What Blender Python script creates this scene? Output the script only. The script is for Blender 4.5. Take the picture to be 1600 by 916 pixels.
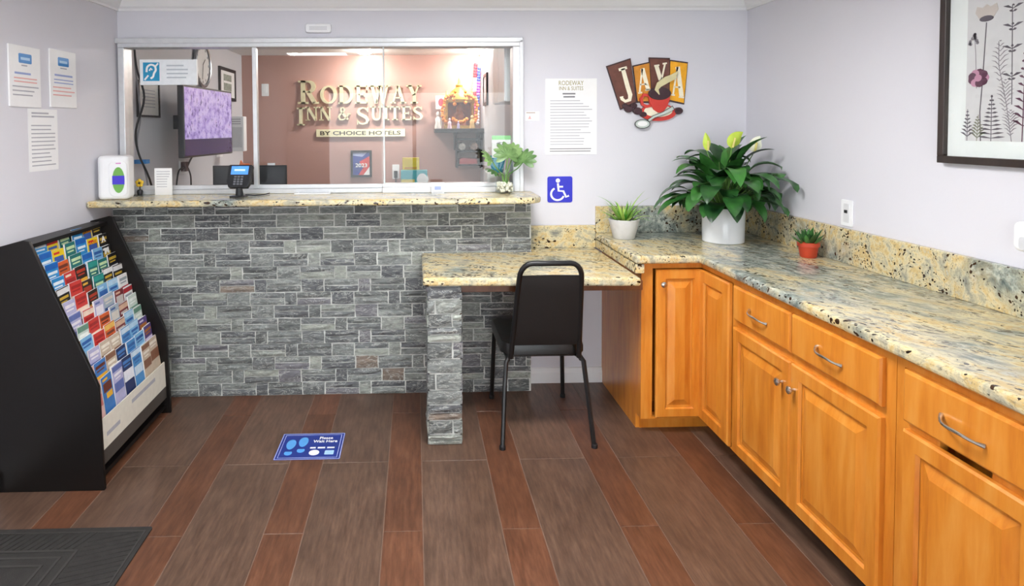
import bpy, bmesh, math, random
from mathutils import Matrix, Vector, Euler
from math import sin, cos, pi, radians
random.seed(7)
for o in list(bpy.data.objects): bpy.data.objects.remove(o)
scene = bpy.context.scene
COL = scene.collection

# ------------------------------------------------------------------ camera, world, lights
FPX, CX, CY = 972.98, 671.9, 234.32
YAW, PITCH, ROLL, CAMZ = 0.024979, 0.034791, 0.006124, 1.5
fw = Vector((sin(YAW)*cos(PITCH), cos(YAW)*cos(PITCH), -sin(PITCH)))
rt = Vector((cos(YAW), -sin(YAW), 0)); dn = fw.cross(rt)
rt, dn = cos(ROLL)*rt+sin(ROLL)*dn, cos(ROLL)*dn-sin(ROLL)*rt
cam = bpy.data.cameras.new('camera'); camo = bpy.data.objects.new('camera', cam); COL.objects.link(camo)
camo.matrix_world = Matrix(((rt.x, -dn.x, -fw.x, 0), (rt.y, -dn.y, -fw.y, 0), (rt.z, -dn.z, -fw.z, CAMZ), (0, 0, 0, 1)))
cam.sensor_fit = 'HORIZONTAL'; cam.sensor_width = 36; cam.lens = FPX/1600*36
cam.shift_x = (800-CX)/1600; cam.shift_y = (CY-458)/1600
cam.clip_start = 0.05
scene.camera = camo
scene.view_settings.view_transform = 'Standard'; scene.view_settings.look = 'None'
scene.view_settings.gamma = 1; scene.view_settings.exposure = 0.30
scene.view_settings.use_curve_mapping = False
world = bpy.data.worlds.new('world'); scene.world = world; world.use_nodes = True
world.node_tree.nodes['Background'].inputs[0].default_value = (0.93, 0.96, 1.0, 1)
world.node_tree.nodes['Background'].inputs[1].default_value = 5.5
ROOM_LAMP = 58.0      # emission of the ceiling panels of the lobby
OFFICE_LAMP = 270.0

# ------------------------------------------------------------------ materials
def lin(h):
    h = h.lstrip('#'); r = []
    for i in (0, 2, 4):
        c = int(h[i:i+2], 16)/255
        r.append(c/12.92 if c <= .04045 else ((c+.055)/1.055)**2.4)
    return (*r, 1)
MATS = {}
class NT:
    def __init__(s, name):
        s.m = bpy.data.materials.new(name); s.m.use_nodes = True; s.t = s.m.node_tree
        s.b = s.t.nodes['Principled BSDF']; s.out = s.t.nodes['Material Output']
    def n(s, typ, **kw):
        nd = s.t.nodes.new(typ)
        for k, v in kw.items():
            if k.startswith('i_'):
                key = k[2:]; key = int(key) if key.isdigit() else key.replace('_', ' ')
                nd.inputs[key].default_value = v
            else: setattr(nd, k, v)
        return nd
    def l(s, a, b): s.t.links.new(a, b)
    def ramp(s, fac, stops, interp='LINEAR'):
        r = s.n('ShaderNodeValToRGB'); r.color_ramp.interpolation = interp
        e = r.color_ramp.elements
        while len(e) < len(stops): e.new(0.5)
        for el, (p, c) in zip(e, stops): el.position = p; el.color = c if len(c) == 4 else (*c, 1)
        s.l(fac, r.inputs[0]); return r.outputs[0]
    def mix(s, fac, a, b, typ='MIX'):
        m = s.n('ShaderNodeMix', data_type='RGBA', blend_type=typ)
        for v, k in ((fac, 0), (a, 6), (b, 7)):
            if hasattr(v, 'is_linked'): s.l(v, m.inputs[k])
            else: m.inputs[k].default_value = v
        return m.outputs[2]
    def math(s, op, a, b=0.0):
        m = s.n('ShaderNodeMath', operation=op)
        for v, k in ((a, 0), (b, 1)):
            if hasattr(v, 'is_linked'): s.l(v, m.inputs[k])
            else: m.inputs[k].default_value = v
        return m.outputs[0]
    def coords(s, scale=(1, 1, 1), rot=(0, 0, 0), world=True):
        if world: src = s.n('ShaderNodeNewGeometry').outputs['Position']
        else: src = s.n('ShaderNodeTexCoord').outputs['Object']
        mp = s.n('ShaderNodeMapping'); mp.inputs['Scale'].default_value = scale; mp.inputs['Rotation'].default_value = rot
        s.l(src, mp.inputs[0]); return mp.outputs[0]
    def noise(s, vec, scale, detail=3, rough=.5, dist=0):
        n = s.n('ShaderNodeTexNoise', i_Scale=scale, i_Detail=detail, i_Roughness=rough, i_Distortion=dist)
        s.l(vec, n.inputs['Vector']); return n.outputs['Fac']
    def bump(s, h, strength=.3, dist=.01):
        b = s.n('ShaderNodeBump', i_Strength=strength, i_Distance=dist); s.l(h, b.inputs['Height']); s.l(b.outputs[0], s.b.inputs['Normal'])
def plain(name, hexc, rough=.5, metal=0, noise=0.04, emit=0, spec=.5, bump=0):
    if name in MATS: return MATS[name]
    t = NT(name); c = lin(hexc)
    f = t.noise(t.coords((1, 1, 1), world=False), 35, 3)
    lo = tuple(v*(1-noise) for v in c[:3])+(1,); hi = tuple(min(1, v*(1+noise)) for v in c[:3])+(1,)
    col = t.ramp(f, [(.3, lo), (.7, hi)])
    t.l(col, t.b.inputs['Base Color']); t.b.inputs['Roughness'].default_value = rough; t.b.inputs['Metallic'].default_value = metal
    t.b.inputs['Specular IOR Level'].default_value = spec
    if emit: t.l(col, t.b.inputs['Emission Color']); t.b.inputs['Emission Strength'].default_value = emit
    if bump: t.bump(t.noise(t.coords(world=False), 220, 2), bump, .002)
    MATS[name] = t.m; return t.m

def mat_wall(name, hexc, rough=.6):
    t = NT(name); f = t.noise(t.coords(), 1.6, 3); c = lin(hexc)
    t.l(t.ramp(f, [(.3, tuple(v*.97 for v in c[:3])), (.7, c)]), t.b.inputs['Base Color'])
    t.b.inputs['Roughness'].default_value = rough
    t.bump(t.noise(t.coords(), 130, 3), .06, .003); MATS[name] = t.m; return t.m
def mat_granite(name, shift, greyness):
    t = NT(name)
    mp = t.coords((1, 1, 1), (0, 0, radians(shift)))
    warp = t.n('ShaderNodeTexNoise', i_Scale=3.5, i_Detail=3.0); t.l(mp, warp.inputs['Vector'])
    add = t.n('ShaderNodeVectorMath', operation='MULTIPLY_ADD'); t.l(warp.outputs['Color'], add.inputs[0]); add.inputs[1].default_value = (.16, .16, .16); t.l(mp, add.inputs[2])
    st = t.n('ShaderNodeMapping'); st.inputs['Scale'].default_value = (1.0, 2.4, 2.0); t.l(add.outputs[0], st.inputs[0])
    v = st.outputs[0]
    n1 = t.noise(v, 8, 8, .68, .15)
    base = t.ramp(n1, [(.30, lin('7d7f79')), (.42, lin('b9b298')), (.50, lin('dacda4')), (.58, lin('d0b377')), (.66, lin('c8c0a4')), (.76, lin('918d7d'))])
    n2 = t.noise(mp, 2.6, 4, .55, .2)
    gg = t.ramp(t.noise(v, 16, 7, .7), [(.34, lin('57625f')), (.48, lin('8a938b')), (.60, lin('b8bcb0')), (.7, lin('cfccba'))])
    gmask = t.ramp(n2, [(.52-greyness, (0, 0, 0)), (.64-greyness, (1, 1, 1))])
    base = t.mix(gmask, base, gg)
    n4 = t.noise(v, 60, 4, .75)
    base = t.mix(t.ramp(n4, [(.34, (.8, .8, .8)), (.46, (0, 0, 0))]), base, lin('6d6558'))
    cl = t.noise(v, 5.5, 3)
    for sc, lim, colr in ((26, .47, '3a2616'), (48, .50, '241a14')):      # brown and black flecks gathered in drifts
        vo = t.n('ShaderNodeTexVoronoi', i_Scale=sc); t.l(v, vo.inputs['Vector'])
        sep = t.n('ShaderNodeSeparateColor'); t.l(vo.outputs['Color'], sep.inputs[0])
        pick = t.math('GREATER_THAN', t.math('ADD', t.math('MULTIPLY', sep.outputs[0], .35), cl), lim+.30)
        near = t.math('LESS_THAN', t.math('ADD', vo.outputs['Distance'], t.math('MULTIPLY', n4, .35)), .52)
        base = t.mix(t.math('MULTIPLY', pick, near), base, lin(colr))
    t.l(base, t.b.inputs['Base Color']); t.b.inputs['Roughness'].default_value = .16
    MATS[name] = t.m; return t.m
def mat_stone():
    t = NT('ledger_stone')
    oi = t.n('ShaderNodeObjectInfo'); ge = t.n('ShaderNodeNewGeometry')
    r = t.math('FRACT', t.math('ADD', oi.outputs['Random'], ge.outputs['Random Per Island']))
    off = t.n('ShaderNodeCombineXYZ'); t.l(t.math('MULTIPLY', r, 37), off.inputs[0]); t.l(t.math('MULTIPLY', r, 11), off.inputs[2])
    mp = t.coords((1.0, 1.0, 3.2), (0, radians(12), 0))
    ad = t.n('ShaderNodeVectorMath', operation='ADD'); t.l(mp, ad.inputs[0]); t.l(off.outputs[0], ad.inputs[1]); v = ad.outputs[0]
    base = t.ramp(r, [(0, lin('66696c')), (.18, lin('878c8a')), (.34, lin('6c706f')), (.5, lin('979c96')), (.64, lin('75797a')), (.78, lin('a2a79e')), (.9, lin('7d7c82')), (.985, lin('8a7c70')), (1, lin('848a7e'))], 'CONSTANT')
    n1 = t.noise(v, 16, 6, .68, .8)
    base = t.mix(.8, base, t.ramp(n1, [(.3, (.18, .18, .19)), (.5, (.72, .72, .72)), (.72, (1.30, 1.32, 1.28))]), 'MULTIPLY')
    n2 = t.noise(v, 9, 4, .6, 1.8)
    vein = t.ramp(n2, [(.475, (0, 0, 0)), (.5, (.75, .75, .75)), (.525, (0, 0, 0))])
    base = t.mix(vein, base, lin('c9ccc5'))
    t.l(base, t.b.inputs['Base Color']); t.b.inputs['Roughness'].default_value = .55
    t.bump(n1, .7, .006); MATS['stone'] = t.m; return t.m
def mat_plank(name, a, b, c):
    t = NT(name)
    oi = t.n('ShaderNodeObjectInfo')
    off = t.n('ShaderNodeCombineXYZ'); t.l(t.math('MULTIPLY', oi.outputs['Random'], 50), off.inputs[0])
    mp = t.coords((1, .12, 1)); ad = t.n('ShaderNodeVectorMath', operation='ADD'); t.l(mp, ad.inputs[0]); t.l(off.outputs[0], ad.inputs[1])
    n1 = t.noise(ad.outputs[0], 60, 5, .65)
    base = t.ramp(n1, [(.25, lin(a)), (.5, lin(b)), (.78, lin(c))])
    mp2 = t.coords((1, .5, 1)); ad2 = t.n('ShaderNodeVectorMath', operation='ADD'); t.l(mp2, ad2.inputs[0]); t.l(off.outputs[0], ad2.inputs[1])
    n2 = t.noise(ad2.outputs[0], 7, 4, .6)
    base = t.mix(.55, base, t.ramp(n2, [(.28, (.48, .48, .48)), (.62, (1.1, 1.1, 1.1))]), 'MULTIPLY')
    rv = t.ramp(oi.outputs['Random'], [(0, (.86, .86, .86)), (1, (1.1, 1.08, 1.06))]); base = t.mix(1, base, rv, 'MULTIPLY')
    t.l(base, t.b.inputs['Base Color']); t.b.inputs['Roughness'].default_value = .33
    t.bump(n1, .15, .003); MATS[name] = t.m; return t.m
def mat_wood(name, a, b, c, rough=.3):
    t = NT(name)
    oi = t.n('ShaderNodeObjectInfo')
    off = t.n('ShaderNodeCombineXYZ'); t.l(t.math('MULTIPLY', oi.outputs['Random'], 9), off.inputs[0]); t.l(t.math('MULTIPLY', oi.outputs['Random'], 23), off.inputs[1])
    mp = t.coords((1, 1, .14)); ad = t.n('ShaderNodeVectorMath', operation='ADD'); t.l(mp, ad.inputs[0]); t.l(off.outputs[0], ad.inputs[1])
    n1 = t.noise(ad.outputs[0], 22, 4, .6, .3)
    base = t.ramp(n1, [(.28, lin(a)), (.5, lin(b)), (.75, lin(c))])
    t.l(base, t.b.inputs['Base Color']); t.b.inputs['Roughness'].default_value = rough
    t.b.inputs['Coat Weight'].default_value = .25; t.b.inputs['Coat Roughness'].default_value = .2
    MATS[name] = t.m; return t.m
def mat_glass(name='clear_glass', tint=(.97, .985, .98, 1)):
    t = NT(name); t.t.nodes.remove(t.b)
    tr = t.n('ShaderNodeBsdfTransparent'); tr.inputs[0].default_value = tint
    gl = t.n('ShaderNodeBsdfGlossy'); gl.inputs['Roughness'].default_value = .0
    fr = t.n('ShaderNodeFresnel', i_IOR=1.5); mx = t.n('ShaderNodeMixShader')
    ge = t.n('ShaderNodeNewGeometry'); t.l(t.math('MULTIPLY', fr.outputs[0], t.math('SUBTRACT', 1.0, ge.outputs['Backfacing'])), mx.inputs[0]); t.l(tr.outputs[0], mx.inputs[1]); t.l(gl.outputs[0], mx.inputs[2]); t.l(mx.outputs[0], t.out.inputs[0])
    MATS[name] = t.m; return t.m
def mat_leaf(name, a, b, rough=.35):
    t = NT(name); oi = t.n('ShaderNodeObjectInfo')
    n = t.noise(t.coords((1, 1, 1)), 25, 3)
    f = t.math('ADD', t.math('MULTIPLY', n, .6), t.math('MULTIPLY', oi.outputs['Random'], .45))
    t.l(t.ramp(f, [(.25, lin(a)), (.75, lin(b))]), t.b.inputs['Base Color']); t.b.inputs['Roughness'].default_value = rough
    MATS[name] = t.m; return t.m
def mat_screen():
    t = NT('camera_screen')
    v = t.coords((1, 1, 1), world=False)
    vo = t.n('ShaderNodeTexNoise', i_Scale=16.0, i_Detail=4.0, i_Roughness=.7); t.l(v, vo.inputs['Vector'])
    mp = t.n('ShaderNodeMapping'); mp.inputs['Scale'].default_value = (2.2, 2.2, 1); t.l(v, mp.inputs[0])
    base = t.ramp(vo.outputs[0], [(.3, lin('5a3f92')), (.45, lin('b79be6')), (.58, lin('dcc6f7')), (.75, lin('c99ade'))])
    n3 = t.noise(mp.outputs[0], 26, 3, .6); base = t.mix(t.ramp(n3, [(.60, (0, 0, 0)), (.66, (1, 1, 1))]), base, lin('4a3a78'))
    t.b.inputs['Base Color'].default_value = (.02, .02, .025, 1); t.l(base, t.b.inputs['Emission Color']); t.b.inputs['Emission Strength'].default_value = .62
    t.b.inputs['Roughness'].default_value = .2; MATS['screen'] = t.m; return t.m

M_WALL = mat_wall('lobby_wall_paint', 'dcdbe2'); M_WHITE = mat_wall('white_trim_paint', 'eeeeef', .4); M_CEIL = mat_wall('ceiling_paint', 'f0f0f0', .8)
M_BROWN = mat_wall('brown_wall_paint', 'b58d83', .35); M_OFFWALL = mat_wall('office_wall_paint', 'd6d6dc')
M_GRAN = mat_granite('gold_granite', 20, -.02); M_GRAN2 = mat_granite('grey_gold_granite', 63, .04)
M_STONE = mat_stone(); M_MORTAR = plain('mortar', 'dcddd8', .9, noise=.15)
M_PW = mat_plank('grey_brown_plank_tile', '4e3a2f', '674f41', '7d6352'); M_PN = mat_plank('red_brown_plank_tile', '513324', '6a4532', '805842')
M_GROUT = plain('grout', '80695b', .9, noise=.1)
M_WOOD = mat_wood('honey_maple', 'c56f1e', 'd8872d', 'e29a44')
M_BRACE = mat_wood('desk_brace_wood', '5c3317', '6e4020', '804c28')
M_GLASS = mat_glass(); M_FRAME = plain('silver_aluminium', 'd5d7da', .35, .35); M_BLACK = plain('black_laminate', '120f0e', .38, spec=.3); M_BLKMET = plain('black_metal', '1e1e1f', .35, .3)
M_VINYL = plain('black_vinyl', '131313', .34, bump=.2); M_BLKFAB = plain('black_panel', '151313', .6, bump=.3)
M_CHROME = plain('brushed_nickel', 'c9c4bb', .22, .95); M_PAPER = plain('white_paper', 'f2f2f2', .6, noise=.01); M_INK = plain('grey_ink', 'b0b0b8', .7); M_DINK = plain('dark_ink', '78787e', .7)
M_BINK = plain('blue_ink', '9fadd8', .7); M_RINK = plain('red_ink', 'e8b0ac', .7); M_PLASTIC = plain('white_plastic', 'f1f2f4', .35, noise=.01)
M_GOLD = plain('gold_letter', 'e6d9b2', .28, .55, .05); M_DARK = plain('dark_plastic', '1b1c1f', .4)
M_LAMP = plain('lamp_diffuser', 'ffffff', .5, noise=0, emit=ROOM_LAMP); M_OLAMP = plain('office_lamp_diffuser', 'fffaf2', .5, noise=0, emit=OFFICE_LAMP)

# ------------------------------------------------------------------ mesh helpers
class MB:
    def __init__(s): s.v = []; s.f = []; s.mi = []; s.cur = 0
    def add(s, vs, fs, m=None):
        k = len(s.v); s.v += [tuple(v) for v in vs]; s.f += [tuple(i+k for i in f) for f in fs]; s.mi += [s.cur if m is None else m]*len(fs); return s
    def box(s, x0, x1, y0, y1, z0, z1, m=None):
        vs = [(x, y, z) for z in (z0, z1) for y in (y0, y1) for x in (x0, x1)]
        return s.add(vs, [(0, 2, 3, 1), (4, 5, 7, 6), (0, 1, 5, 4), (2, 6, 7, 3), (0, 4, 6, 2), (1, 3, 7, 5)], m)
    def prism(s, poly, a, b, ax='z', m=None):
        """polygon (list of 2D points) extruded from a to b along ax; 2D order: z->(x,y), y->(x,z), x->(y,z)"""
        def p(q, h): return {'z': (q[0], q[1], h), 'y': (q[0], h, q[1]), 'x': (h, q[0], q[1])}[ax]
        n = len(poly); vs = [p(q, a) for q in poly]+[p(q, b) for q in poly]
        fs = [tuple(range(n))[::-1], tuple(range(n, 2*n))]+[(i, (i+1) % n, n+(i+1) % n, n+i) for i in range(n)]
        return s.add(vs, fs, m)
    def strip(s, L, R, a, b, ax='y', m=None):
        """ribbon between two equally long 2D polylines, extruded a..b"""
        def p(q, h): return {'z': (q[0], q[1], h), 'y': (q[0], h, q[1]), 'x': (h, q[0], q[1])}[ax]
        n = len(L); vs = [p(q, a) for q in L]+[p(q, a) for q in R]+[p(q, b) for q in L]+[p(q, b) for q in R]; fs = []
        for i in range(n-1):
            fs += [(i, i+1, n+i+1, n+i), (2*n+i, 3*n+i, 3*n+i+1, 2*n+i+1), (i, 2*n+i, 2*n+i+1, i+1), (n+i, n+i+1, 3*n+i+1, 3*n+i)]
        fs += [(0, n, 3*n, 2*n), (n-1, 3*n-1, 4*n-1, 2*n-1)]
        return s.add(vs, fs, m)
    def path2(s, pts, w, a, b, ax='y', m=None):
        """thick 2D polyline; w number or list"""
        n = len(pts); ws = w if hasattr(w, '__len__') else [w]*n; L = []; R = []
        for i in range(n):
            p0 = Vector(pts[max(i-1, 0)]); p1 = Vector(pts[min(i+1, n-1)]); d = (p1-p0).normalized(); nn = Vector((-d.y, d.x))*ws[i]/2
            L.append(tuple(Vector(pts[i])+nn)); R.append(tuple(Vector(pts[i])-nn))
        return s.strip(L, R, a, b, ax, m)
    def tube(s, pts, r, seg=8, cap=True, m=None, closed=False):
        pts = [Vector(p) for p in pts]; n = len(pts); rs = r if hasattr(r, '__len__') else [r]*n; vs = []; up = None
        for i, p in enumerate(pts):
            if closed: d = pts[(i+1) % n]-pts[i-1]
            else: d = pts[min(i+1, n-1)]-pts[max(i-1, 0)]
            d.normalize()
            if up is None:
                up = Vector((0, 0, 1)) if abs(d.z) < .9 else Vector((1, 0, 0))
            u = (up-d*up.dot(d)).normalized(); up = u; w = d.cross(u)
            vs += [p+(u*cos(2*pi*k/seg)+w*sin(2*pi*k/seg))*rs[i] for k in range(seg)]
        fs = [(i*seg+k, i*seg+(k+1) % seg, (i+1)*seg+(k+1) % seg, (i+1)*seg+k) for i in range(n-1) for k in range(seg)]
        if closed: fs += [((n-1)*seg+k, (n-1)*seg+(k+1) % seg, (k+1) % seg, k) for k in range(seg)]
        elif cap: fs += [tuple(range(seg))[::-1], tuple(range((n-1)*seg, n*seg))]
        return s.add(vs, fs, m)
    def lathe(s, prof, c=(0, 0, 0), seg=28, m=None, ax='z', sq=(1, 1)):
        vs = []; fs = []; n = len(prof)
        for r, h in prof:
            for k in range(seg):
                a = 2*pi*k/seg; x, y = r*cos(a)*sq[0], r*sin(a)*sq[1]
                q = {'z': (x, y, h), 'y': (x, h, y), 'x': (h, x, y)}[ax]
                vs.append((c[0]+q[0], c[1]+q[1], c[2]+q[2]))
        fs = [(i*seg+k, i*seg+(k+1) % seg, (i+1)*seg+(k+1) % seg, (i+1)*seg+k) for i in range(n-1) for k in range(seg)]
        if prof[0][0] > 1e-5: fs.append(tuple(range(seg))[::-1])
        if prof[-1][0] > 1e-5: fs.append(tuple(range((n-1)*seg, n*seg)))
        return s.add(vs, fs, m)
    def ball(s, c, r, seg=12, rings=8, sc=(1, 1, 1), m=None):
        prof = [(max(1e-6, sin(pi*i/rings)), -cos(pi*i/rings)) for i in range(rings+1)]
        k = len(s.v); s.lathe(prof, (0, 0, 0), seg, m)
        for i in range(k, len(s.v)):
            v = s.v[i]; s.v[i] = (c[0]+v[0]*r*sc[0], c[1]+v[1]*r*sc[1], c[2]+v[2]*r*sc[2])
        return s
    def xf(s, M):
        s.v = [tuple(M @ Vector(v)) for v in s.v]; return s
    def build(s, name, mats, parent=None, smooth=False, bevel=0, seg=2, loc=None, rot=None):
        me = bpy.data.meshes.new(name); me.from_pydata(s.v, [], s.f); me.validate()
        if not isinstance(mats, (list, tuple)): mats = [mats]
        for m in mats: me.materials.append(m)
        if len(mats) > 1: me.polygons.foreach_set('material_index', s.mi[:len(me.polygons)])
        bm = bmesh.new(); bm.from_mesh(me); bmesh.ops.recalc_face_normals(bm, faces=bm.faces); bm.to_mesh(me); bm.free()
        if smooth:
            me.polygons.foreach_set('use_smooth', [True]*len(me.polygons))
            me.set_sharp_from_angle(angle=radians(40))
        o = bpy.data.objects.new(name, me); COL.objects.link(o)
        if parent is not None: o.parent = parent
        if loc: o.location = loc
        if rot: o.rotation_euler = rot
        if bevel:
            b = o.modifiers.new('bevel', 'BEVEL'); b.width = bevel; b.segments = seg; b.limit_method = 'ANGLE'; b.harden_normals = False
        return o
def smooth_pts(P, k=5):
    P = [Vector(p) for p in P]; Q = [P[0]]+P+[P[-1]]; out = []
    for i in range(1, len(Q)-2):
        a, b_, c, d = Q[i-1:i+3]
        for j in range(k):
            u = j/k; out.append(.5*((2*b_)+(c-a)*u+(2*a-5*b_+4*c-d)*u*u+(3*b_-a-3*c+d)*u**3))
    return out+[P[-1]]
def smooth2(P): return [(v.x, v.y) for v in smooth_pts([(*p, 0) for p in P], 4)]
def thing(name, label, cat, loc=(0, 0, 0), rz=0, group=None):
    o = bpy.data.objects.new(name, None); o.empty_display_size = .1; COL.objects.link(o); o.location = loc; o.rotation_euler = (0, 0, rz)
    return tag(o, label, cat, group)
def tag(o, label, cat, group=None):
    o['label'] = label; o['category'] = cat
    if group: o['group'] = group
    return o
def struct(o, label=None):
    o['kind'] = 'structure'
    if label: o['label'] = label
    return o
def sempty(name, loc=(0, 0, 0)):
    o = bpy.data.objects.new(name, None); COL.objects.link(o); o.location = loc; o['kind'] = 'structure'; return o
def rrect(w, h, r, seg=4, cx=0, cy=0):
    pts = []
    for sx, sy, a0 in ((1, 1, 0), (-1, 1, 90), (-1, -1, 180), (1, -1, 270)):
        for k in range(seg+1):
            a = radians(a0+90*k/seg); pts.append((cx+sx*(w/2-r)+r*cos(a), cy+sy*(h/2-r)+r*sin(a)))
    return pts
def text(name, s, mat, parent, size, M, depth=.0006, bold=0.0, align='CENTER', fit=None):
    """flat print: text in its local XY plane (reading +x, up +y), placed by matrix M in the parent's space; fit=(w,h) scales it"""
    cu = bpy.data.curves.new(name, 'FONT'); cu.body = s; cu.size = size; cu.align_x = align; cu.align_y = 'CENTER'; cu.extrude = depth/2; cu.offset = bold; cu.resolution_u = 3
    ob = bpy.data.objects.new(name, cu); COL.objects.link(ob)
    me = bpy.data.meshes.new_from_object(ob.evaluated_get(bpy.context.evaluated_depsgraph_get()))
    bpy.data.objects.remove(ob); bpy.data.curves.remove(cu)
    if fit and len(me.vertices):
        xs = [v.co.x for v in me.vertices]; ys = [v.co.y for v in me.vertices]; w = max(xs)-min(xs); h = max(ys)-min(ys)
        cx, cy = (max(xs)+min(xs))/2, (max(ys)+min(ys))/2
        me.transform(Matrix.Diagonal((fit[0]/w, fit[1]/h, 1, 1)) @ Matrix.Translation((-cx, -cy, 0)))
    me.transform(M); me.materials.clear(); me.materials.append(mat); me.name = name
    o = bpy.data.objects.new(name, me); COL.objects.link(o); o.parent = parent; return o
FRONT = lambda x, y, z: Matrix.Translation((x, y, z)) @ Matrix.Rotation(radians(90), 4, 'X')      # faces -Y

# ------------------------------------------------------------------ the room shell
WB, WR, CZ = 3.60, 1.942, 2.26        # back wall plane, right wall plane, ceiling
def lw(y): return -1.68-.05*(WB-y)    # the left wall runs slightly askew
REAR = -2.6
fl = sempty('floor')
MB().box(lw(REAR)-.2, WR+.1, REAR-.1, 6.5, -.06, -.0015).build('grout_bed', M_GROUT, fl)
x0, m = .022, .4439
def plank(xa, xb, ya, yb, mat):
    g = .0014; xa += g; xb -= g; ya += g; yb -= g; c = .0008
    b = MB(); vs = [(xa, ya, -.01), (xb, ya, -.01), (xb, yb, -.01), (xa, yb, -.01), (xa, ya, -c), (xb, ya, -c), (xb, yb, -c), (xa, yb, -c), (xa+c, ya+c, 0), (xb-c, ya+c, 0), (xb-c, yb-c, 0), (xa+c, yb-c, 0)]
    b.add(vs, [(i, (i+1) % 4, 4+(i+1) % 4, 4+i) for i in range(4)]+[(4+i, 4+(i+1) % 4, 8+(i+1) % 4, 8+i) for i in range(4)]+[(8, 9, 10, 11)])
    b.build('plank', mat, fl)
PL = .966
for k in range(-5, 5):
    for xa, xb, yo, mat in ((x0+k*m, x0+(k+2/3)*m, 2.7565, M_PW), (x0+(k-1/3)*m, x0+k*m, 2.2707, M_PN)):
        xa = max(xa, -1.99); xb = min(xb, WR)
        if xb-xa < .02: continue
        j = -7
        while yo+j*PL < WB:
            ya, yb = max(yo+j*PL, REAR), min(yo+(j+1)*PL, WB)
            if yb-ya > .02: plank(xa, xb, ya, yb, mat)
            j += 1
# walls
wl = MB().prism([(lw(WB), WB), (lw(REAR), REAR), (lw(REAR)-.15, REAR), (lw(WB)-.15, WB)], 0, CZ).build('wall_left', M_WALL); struct(wl)
struct(MB().box(WR, WR+.12, REAR, WB+.1, 0, CZ).build('wall_right', M_WALL))
WX0, WX1, WZ0, WZ1 = -1.668, .612, 1.132, 2.0
b = MB(); b.box(-1.95, WR+.12, WB, WB+.1, WZ1, CZ); b.box(-1.95, WX0, WB, WB+.1, 0, WZ1); b.box(WX1, WR+.12, WB, WB+.1, 0, WZ1); b.box(WX0, WX1, WB, WB+.1, 0, WZ0-.036)
struct(b.build('wall_back', M_WALL))
b = MB(); b.box(lw(REAR)-.2, -1.4, REAR-.1, REAR, 0, CZ); b.box(1.5, WR+.1, REAR-.1, REAR, 0, CZ); b.box(-1.4, 1.5, REAR-.1, REAR, 2.12, CZ)
struct(b.build('wall_rear', M_WALL))
struct(MB().box(lw(REAR)-.2, WR+.12, REAR-.1, WB+.1, CZ, CZ+.08).build('ceiling', M_CEIL))
def crown(name, p0, p1, nrm):
    """crown moulding run between two points, profile stepping out from the wall"""
    prof = [(0, 0), (.012, 0), (.014, .012), (.03, .022), (.052, .055), (.066, .064), (.068, .086), (0, .086)]
    vs = [(p[0]+nrm[0]*d, p[1]+nrm[1]*d, CZ-.086+h) for p in (p0, p1) for d, h in prof]; n = len(prof)
    MBx = MB().add(vs, [tuple(range(n)), tuple(range(n, 2*n))[::-1]]+[(i, (i+1) % n, n+(i+1) % n, n+i) for i in range(n)])
    struct(MBx.build(name, M_WHITE))
crown('trim_1', (lw(WB)-.02, WB), (WR, WB), (0, -1)); crown('trim_2', (WR, REAR), (WR, WB), (-1, 0)); crown('trim_3', (lw(REAR), REAR), (lw(WB), WB), (1, -.05))
b = MB().prism([(WB, 0), (WB-.014, 0), (WB-.014, .06), (WB-.009, .072), (WB-.007, .086), (WB, .09)], .655, 1.10, 'x'); struct(b.build('baseboard_back', M_WHITE))
b = MB().prism([(0, 0), (.012, 0), (.012, .075), (.006, .09), (0, .09)], 0, 1, 'y'); b.v = [(lw(REAR+v[1]*(2.56-REAR))+v[0], REAR+v[1]*(2.56-REAR), v[2]) for v in b.v]; struct(b.build('baseboard_left', M_WHITE))
b = MB().box(WR-.012, WR, REAR, 1.19, 0, .09); struct(b.build('baseboard_right', M_WHITE))
# glazed shop front behind the camera
g = sempty('window_rear_offscreen', (0, REAR-.05, 0))
b = MB()
for x in (-1.4, -.03, 1.44): b.box(x, x+.06, -.03, .03, 0, 2.12)
for z in (0, 2.06): b.box(-1.4, 1.5, -.03, .03, z, z+.06)
b.build('window_frame', M_FRAME, g); MB().box(-1.34, -.03, -.004, .004, .06, 2.06).build('pane', M_GLASS, g); MB().box(.03, 1.44, -.004, .004, .06, 2.06).build('pane', M_GLASS, g)
# ceiling lights of the lobby (above and behind the frame of view)
for nm, x, y, w, h, lab in (('rack_side_ceiling_light_offscreen', -.92, 1.2, .62, .30, 'white ceiling light panel over the brochure rack half of the lobby'), ('desk_side_ceiling_light_offscreen', .40, 2.12, .62, .40, 'white ceiling light panel in front of the low desk')):
    t = thing(nm, lab, 'ceiling light', (x, y, CZ), 0, 'lobby ceiling lights')
    b = MB()
    for a in ((-w/2, w/2, -h/2, -h/2+.03), (-w/2, w/2, h/2-.03, h/2), (-w/2, -w/2+.03, -h/2+.03, h/2-.03), (w/2-.03, w/2, -h/2+.03, h/2-.03)): b.box(*a, -.05, .001)
    b.build('frame', M_PLASTIC, t); MB().box(-w/2+.03, w/2-.03, -h/2+.03, h/2-.03, -.045, 0).build('diffuser', M_LAMP, t)

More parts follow.
